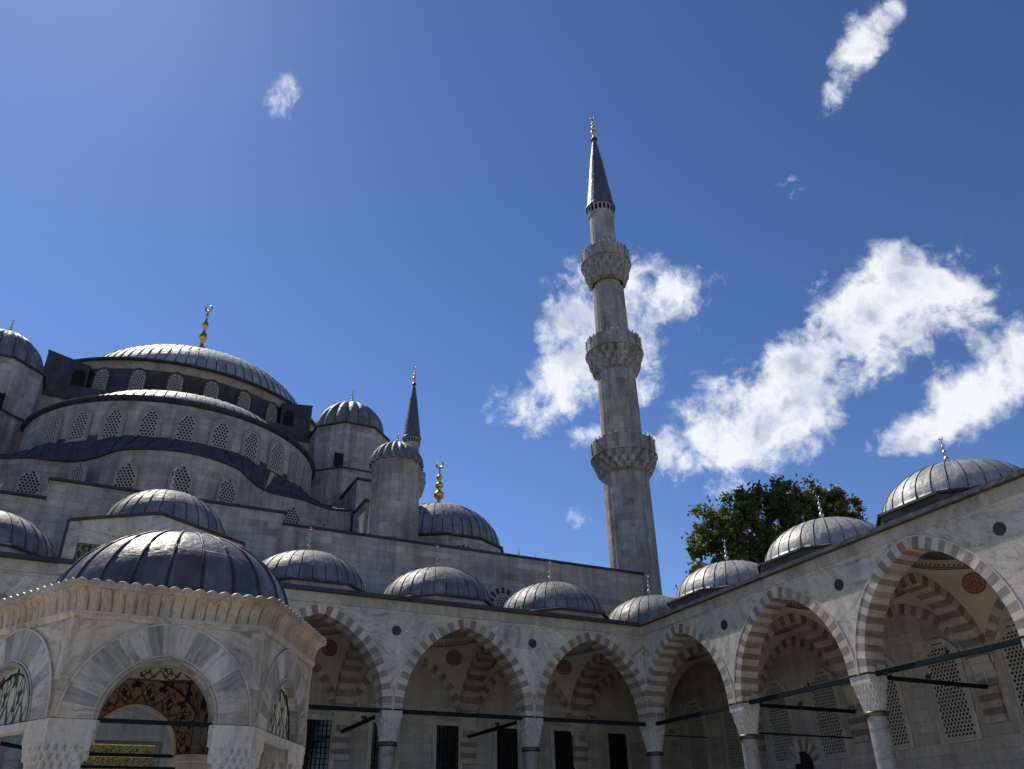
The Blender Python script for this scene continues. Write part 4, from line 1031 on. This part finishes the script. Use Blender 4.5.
# cornice: plain frieze, fluted cavetto, scalloped lip
def hexring(mb, prof, nseg, amp, m=0, topmod=None, per=17, pw=.3):
    """prof: list of (apothem, z, flute depth)"""
    P = []
    for (ap, z, am) in prof:
        row = []
        for i in range(6):
            a = -PI/2+i*PI/3; nx, ny = math.cos(a), math.sin(a); tx, ty = -ny, nx; hl_ = ap*math.tan(PI/6)
            for j in range(nseg):
                s_ = -1+2*j/nseg; ph = (s_+1)/2*per; bulge = abs(math.sin(ph*PI)); q = ap-am*(1-bulge**pw)
                zz = z+(topmod(bulge, z) if topmod else 0)
                row.append((kc[0]+nx*q+tx*s_*hl_, kc[1]+ny*q+ty*s_*hl_, zz))
        P.append(row)
    mb.grid(P, m, None, True, False)
mb = MB(); hexring(mb, [(KA+.02, 5.37, 0), (KA+.03, 5.42, 0), (KA+.05, 5.44, .0), (KA+.05, 5.50, .0)], 8, 0); co = mb.build('cornice', KMARB, ki)
mb = MB(); hexring(mb, [(KA+.03, 5.49, .0), (KA+.05, 5.50, .04), (KA+.06, 5.62, .045), (KA+.09, 5.74, .045), (KA+.15, 5.82, .04), (KA+.19, 5.86, .02), (KA+.20, 5.865, 0)], 17*12, 0); mb.build('fluting', KCORN, co)
mb = MB(); hexring(mb, [(KA+.19, 5.862, 0), (KA+.225, 5.87, 0), (KA+.23, 5.89, 0)], 8, 0); 
tm = lambda b, z: (.05*(b**.9)-.025) if z > 5.95 else 0
hexring(mb, [(KA+.23, 5.89, 0), (KA+.235, 5.93, .0), (KA+.24, 5.99, .004), (KA+.22, 6.0, .004), (KA+.1, 5.98, 0)], 16*10, 0, 0, tm, 16); mb.build('scalloped_lip', KCORN, co)
mb = MB(); mb.quad([(kc[0]+(KA+.15)/math.cos(PI/6)*math.cos(-PI/2+PI/6+i*PI/3), kc[1]+(KA+.15)/math.cos(PI/6)*math.sin(-PI/2+PI/6+i*PI/3), 5.97) for i in range(6)]); mb.build('roof_ledge', LEADB, co)
mb = MB(); lead_dome(mb, (kc[0]+.18, kc[1], 6.03), 2.48, 1.92, 24, 0, .03, lip=.05, ph=.35); mb.build('dome', [lead('kiosk_lead', (.14, .135, .135), .42, .35, .5), COPE], ki)
# corner piers: muqarnas capital on a marble column
for i in range(6):
    a = -PI/2+PI/6+i*PI/3; R = (KA-.34)/math.cos(PI/6); cx, cy = kc[0]+R*math.cos(a), kc[1]+R*math.sin(a)
    c = MB(); c.lathe((cx, cy, 0), [(.3, .3), (.27, 2.62)], 28); o = c.build('column', COLM, ki)
    b = MB(); b.lathe((cx, cy, 0), [(.46, 0), (.46, .12), (.36, .2), (.38, .28), (.3, .33)], 28); b.build('base', CAPM, o)
    k = MB(); n = 12*8
    def pr2(a_, k_):   # pier block outline: blunt kite following both faces
        d = abs(((a_-a+PI) % (2*PI))-PI); oct_ = min(.345/max(.2, math.cos(d-PI/6)), .60) if d < 1.75 else .48; return .3*(1-k_)+oct_*k_
    T_ = 5; z0, z1 = 2.66, 3.36
    for t in range(T_):
        za, zb_ = z0+(z1-z0)*t/T_, z0+(z1-z0)*(t+1)/T_; P = []
        for f_, q_, am in ((0, t/T_, 0), (.15, (t+.8)/T_, .5), (.6, (t+1)/T_, 1), (1, (t+1)/T_, .2)):
            P.append([(cx+pr2(b_, q_**.8)*(1-.2*am*(1-abs(math.sin(b_*8+(t % 2)*PI/2))))*math.cos(b_), cy+pr2(b_, q_**.8)*(1-.2*am*(1-abs(math.sin(b_*8+(t % 2)*PI/2))))*math.sin(b_), za+(zb_-za)*f_) for b_ in [2*PI*j/n for j in range(n)]])
        k.grid(P, 0, None, True, False)
    ring_ = [2*PI*j/n for j in range(n)]
    k.grid([[(cx+pr2(b_, 1)*s_*math.cos(b_), cy+pr2(b_, 1)*s_*math.sin(b_), z) for b_ in ring_] for s_, z in ((1, 3.36), (1, 3.56), (1.03, 3.58), (1.03, KS-.01), (.2, KS))], 0, None, True, False)
    k.build('capital', CAPM, o)
    k = MB(); k.lathe((cx, cy, 0), [(.28, 2.58), (.33, 2.6), (.33, 2.66), (.29, 2.68)], 28); k.build('necking_ring', BRONZ, o)
# basin
mb = MB(); P = ngon(kc[0], kc[1], 1.75, 6); mb.prism(P, 0, 1.5); ba = mb.build('basin', CAPM, ki)
mb = MB()
for i in range(6):
    (x0, y0), (x1, y1) = P[i], P[(i+1) % 6]
    for j in range(10): f = j/10; mb.bar((x0+(x1-x0)*f, y0+(y1-y0)*f, 1.5), (x0+(x1-x0)*f, y0+(y1-y0)*f, 2.3), .03)
    mb.bar((x0, y0, 2.3), (x1, y1, 2.3), .05)
mb.build('basin_railing', BRONZ, ba)

# ------------------------------------------------------------------ tree beyond the side portico
def tree(loc, blobs, label, nleaf):
    r = thing('broadleaf_tree', loc, label, 'tree'); rnd = random.Random(3)
    mb = MB(); x, y, _ = loc; mb.tube([(x, y, 0), (x+.2, y, 5), (x-.1, y+.3, 10), (x, y, 14)], [.55, .45, .36, .25], 10)
    mb.build('trunk', BARK, r)
    for b in blobs[::2]:
        mb = MB(); c = Vector(b[:3]); s_ = Vector((x, y, 12)); mid = (c+s_)/2+Vector((0, 0, -.8)); mb.tube([s_, mid, c], [.2, .13, .05], 6); mb.build('limb', BARK, r)
    mb = MB(); vol = [b[3]**2.6 for b in blobs]; tot = sum(vol)
    for b, v_ in zip(blobs, vol):
        # clumps on the blob
        nc = max(8, int(90*v_/tot*6)); per = int(nleaf*v_/tot/nc)
        for _ in range(nc):
            d = Vector((rnd.gauss(0, 1), rnd.gauss(0, 1), rnd.gauss(0, 1))).normalized(); rr = b[3]*rnd.uniform(.35, 1.4)
            cc = Vector(b[:3])+Vector((d.x*rr, d.y*rr, d.z*rr*.85)); cr = rnd.uniform(.18, .46); m = 0 if rnd.random() < .6 else 1
            for _ in range(per):
                o = Vector((rnd.gauss(0, .55), rnd.gauss(0, .55), rnd.gauss(0, .45)))*cr; p = cc+o
                n_ = (Vector((rnd.gauss(0, 1), rnd.gauss(0, 1), rnd.gauss(.6, 1)))).normalized(); t = n_.orthogonal().normalized(); q = n_.cross(t); an = rnd.uniform(0, 6.28)
                t, q = t*math.cos(an)+q*math.sin(an), -t*math.sin(an)+q*math.cos(an); s2 = rnd.uniform(.09, .17)
                mb.quad([p-t*s2, p-q*s2*.55, p+t*s2, p+q*s2*.55], m)
    mb.build('crown', [LEAF1, LEAF2], r)
tree((12.07,2.73,0), [(7.27,1.75,17.86,0.97),(6.52,1.62,16.65,1.11),(9.09,1.68,18.53,1.28),(11.16,1.47,19.21,1.42),(13.46,1.28,19.69,1.33),(15.59,1.30,19.97,1.36),(17.55,1.86,19.55,1.13),(7.25,1.87,15.67,1.22),(9.92,2.39,16.75,1.51),(12.41,2.06,17.29,1.66),(15.81,2.52,17.89,1.60),(18.04,2.48,18.18,1.13),(6.03,2.00,14.43,0.76),(8.88,2.93,14.72,1.14),(12.05,3.39,15.50,1.30),(5.41,3.22,14.02,0.28),(14.10,0.52,20.36,0.61),(10.23,1.58,19.79,0.59),(16.18,0.66,20.50,0.56),(5.92,1.59,18.19,0.39),(12.48,1.33,20.39,0.54)], 'broad leafy green tree standing behind the side portico domes', 46000)

# ------------------------------------------------------------------ floodlights and small fittings
def flood(loc, rz, label, tilt=0):
    x, y, z = loc; r = thing('floodlight', loc, label, 'floodlight', 'small floodlights on rods and roofs')
    def R(p): c, s = math.cos(rz), math.sin(rz); p = [q*.6 for q in p]; return (x+p[0]*c-p[1]*s, y+p[0]*s+p[1]*c, z+p[2])
    def bx(mb, a, b):
        P = [(a[0],a[1],a[2]),(b[0],a[1],a[2]),(b[0],b[1],a[2]),(a[0],b[1],a[2]),(a[0],a[1],b[2]),(b[0],a[1],b[2]),(b[0],b[1],b[2]),(a[0],b[1],b[2])]
        for f in ((0,3,2,1),(4,5,6,7),(0,1,5,4),(1,2,6,5),(2,3,7,6),(3,0,4,7)): mb.quad([R(P[i]) for i in f])
    mb = MB(); bx(mb, (-.17, -.1, .1), (.17, .08, .3)); mb.build('housing', BRONZ, r)
    mb = MB(); bx(mb, (-.15, -.112, .12), (.15, -.1, .28)); mb.build('lens', GLASS, r)
    mb = MB(); bx(mb, (-.2, -.03, 0), (-.175, .03, .22)); bx(mb, (.175, -.03, 0), (.2, .03, .22)); bx(mb, (-.2, -.03, -.02), (.2, .03, .02)); mb.build('bracket', IRON, r)
    return r
for (p, rz, lb) in [((-9.0, .37, TZ+.055), PI, 'pale box floodlight clamped on the front rod of the arch right of the kiosk arch'),
    ((-2.75, .37, TZ+.055), PI, 'pale box floodlight on the front rod of the arch next to the inner corner'),
    ((-12.2, 3.6, TZ+.055), .6, 'dark spotlight on the inward rod behind the first free column'),
    ((-5.9, 3.6, TZ+.055), .6, 'dark spotlight on the inward rod above the dark doorway'),
    ((3.4, -5.9, TZ+.055), 1.2, 'spotlight on the inward rod of the second side bay'),
    ((3.4, -12.2, TZ+.055), 1.2, 'spotlight on the inward rod before the tall pierced windows'),
    ((.37, -9.4, TZ+.055), PI/2, 'floodlight halfway along the rod of the middle side arch'),
    ((.37, -15.3, TZ+.055), PI/2, 'floodlight halfway along the rod of the nearest big side arch'),
    ((.35, -12.1, ZC+.17), -PI/2, 'small floodlight at the foot of the nearest side dome'),
    ((.35, -6.0, ZC+.17), -PI/2, 'small floodlight at the foot of the middle side dome'),
    ((.35, .3, ZC+.17), -PI/2, 'small floodlight at the roof corner beside the farthest side dome')]:
    flood(p, rz, lb)
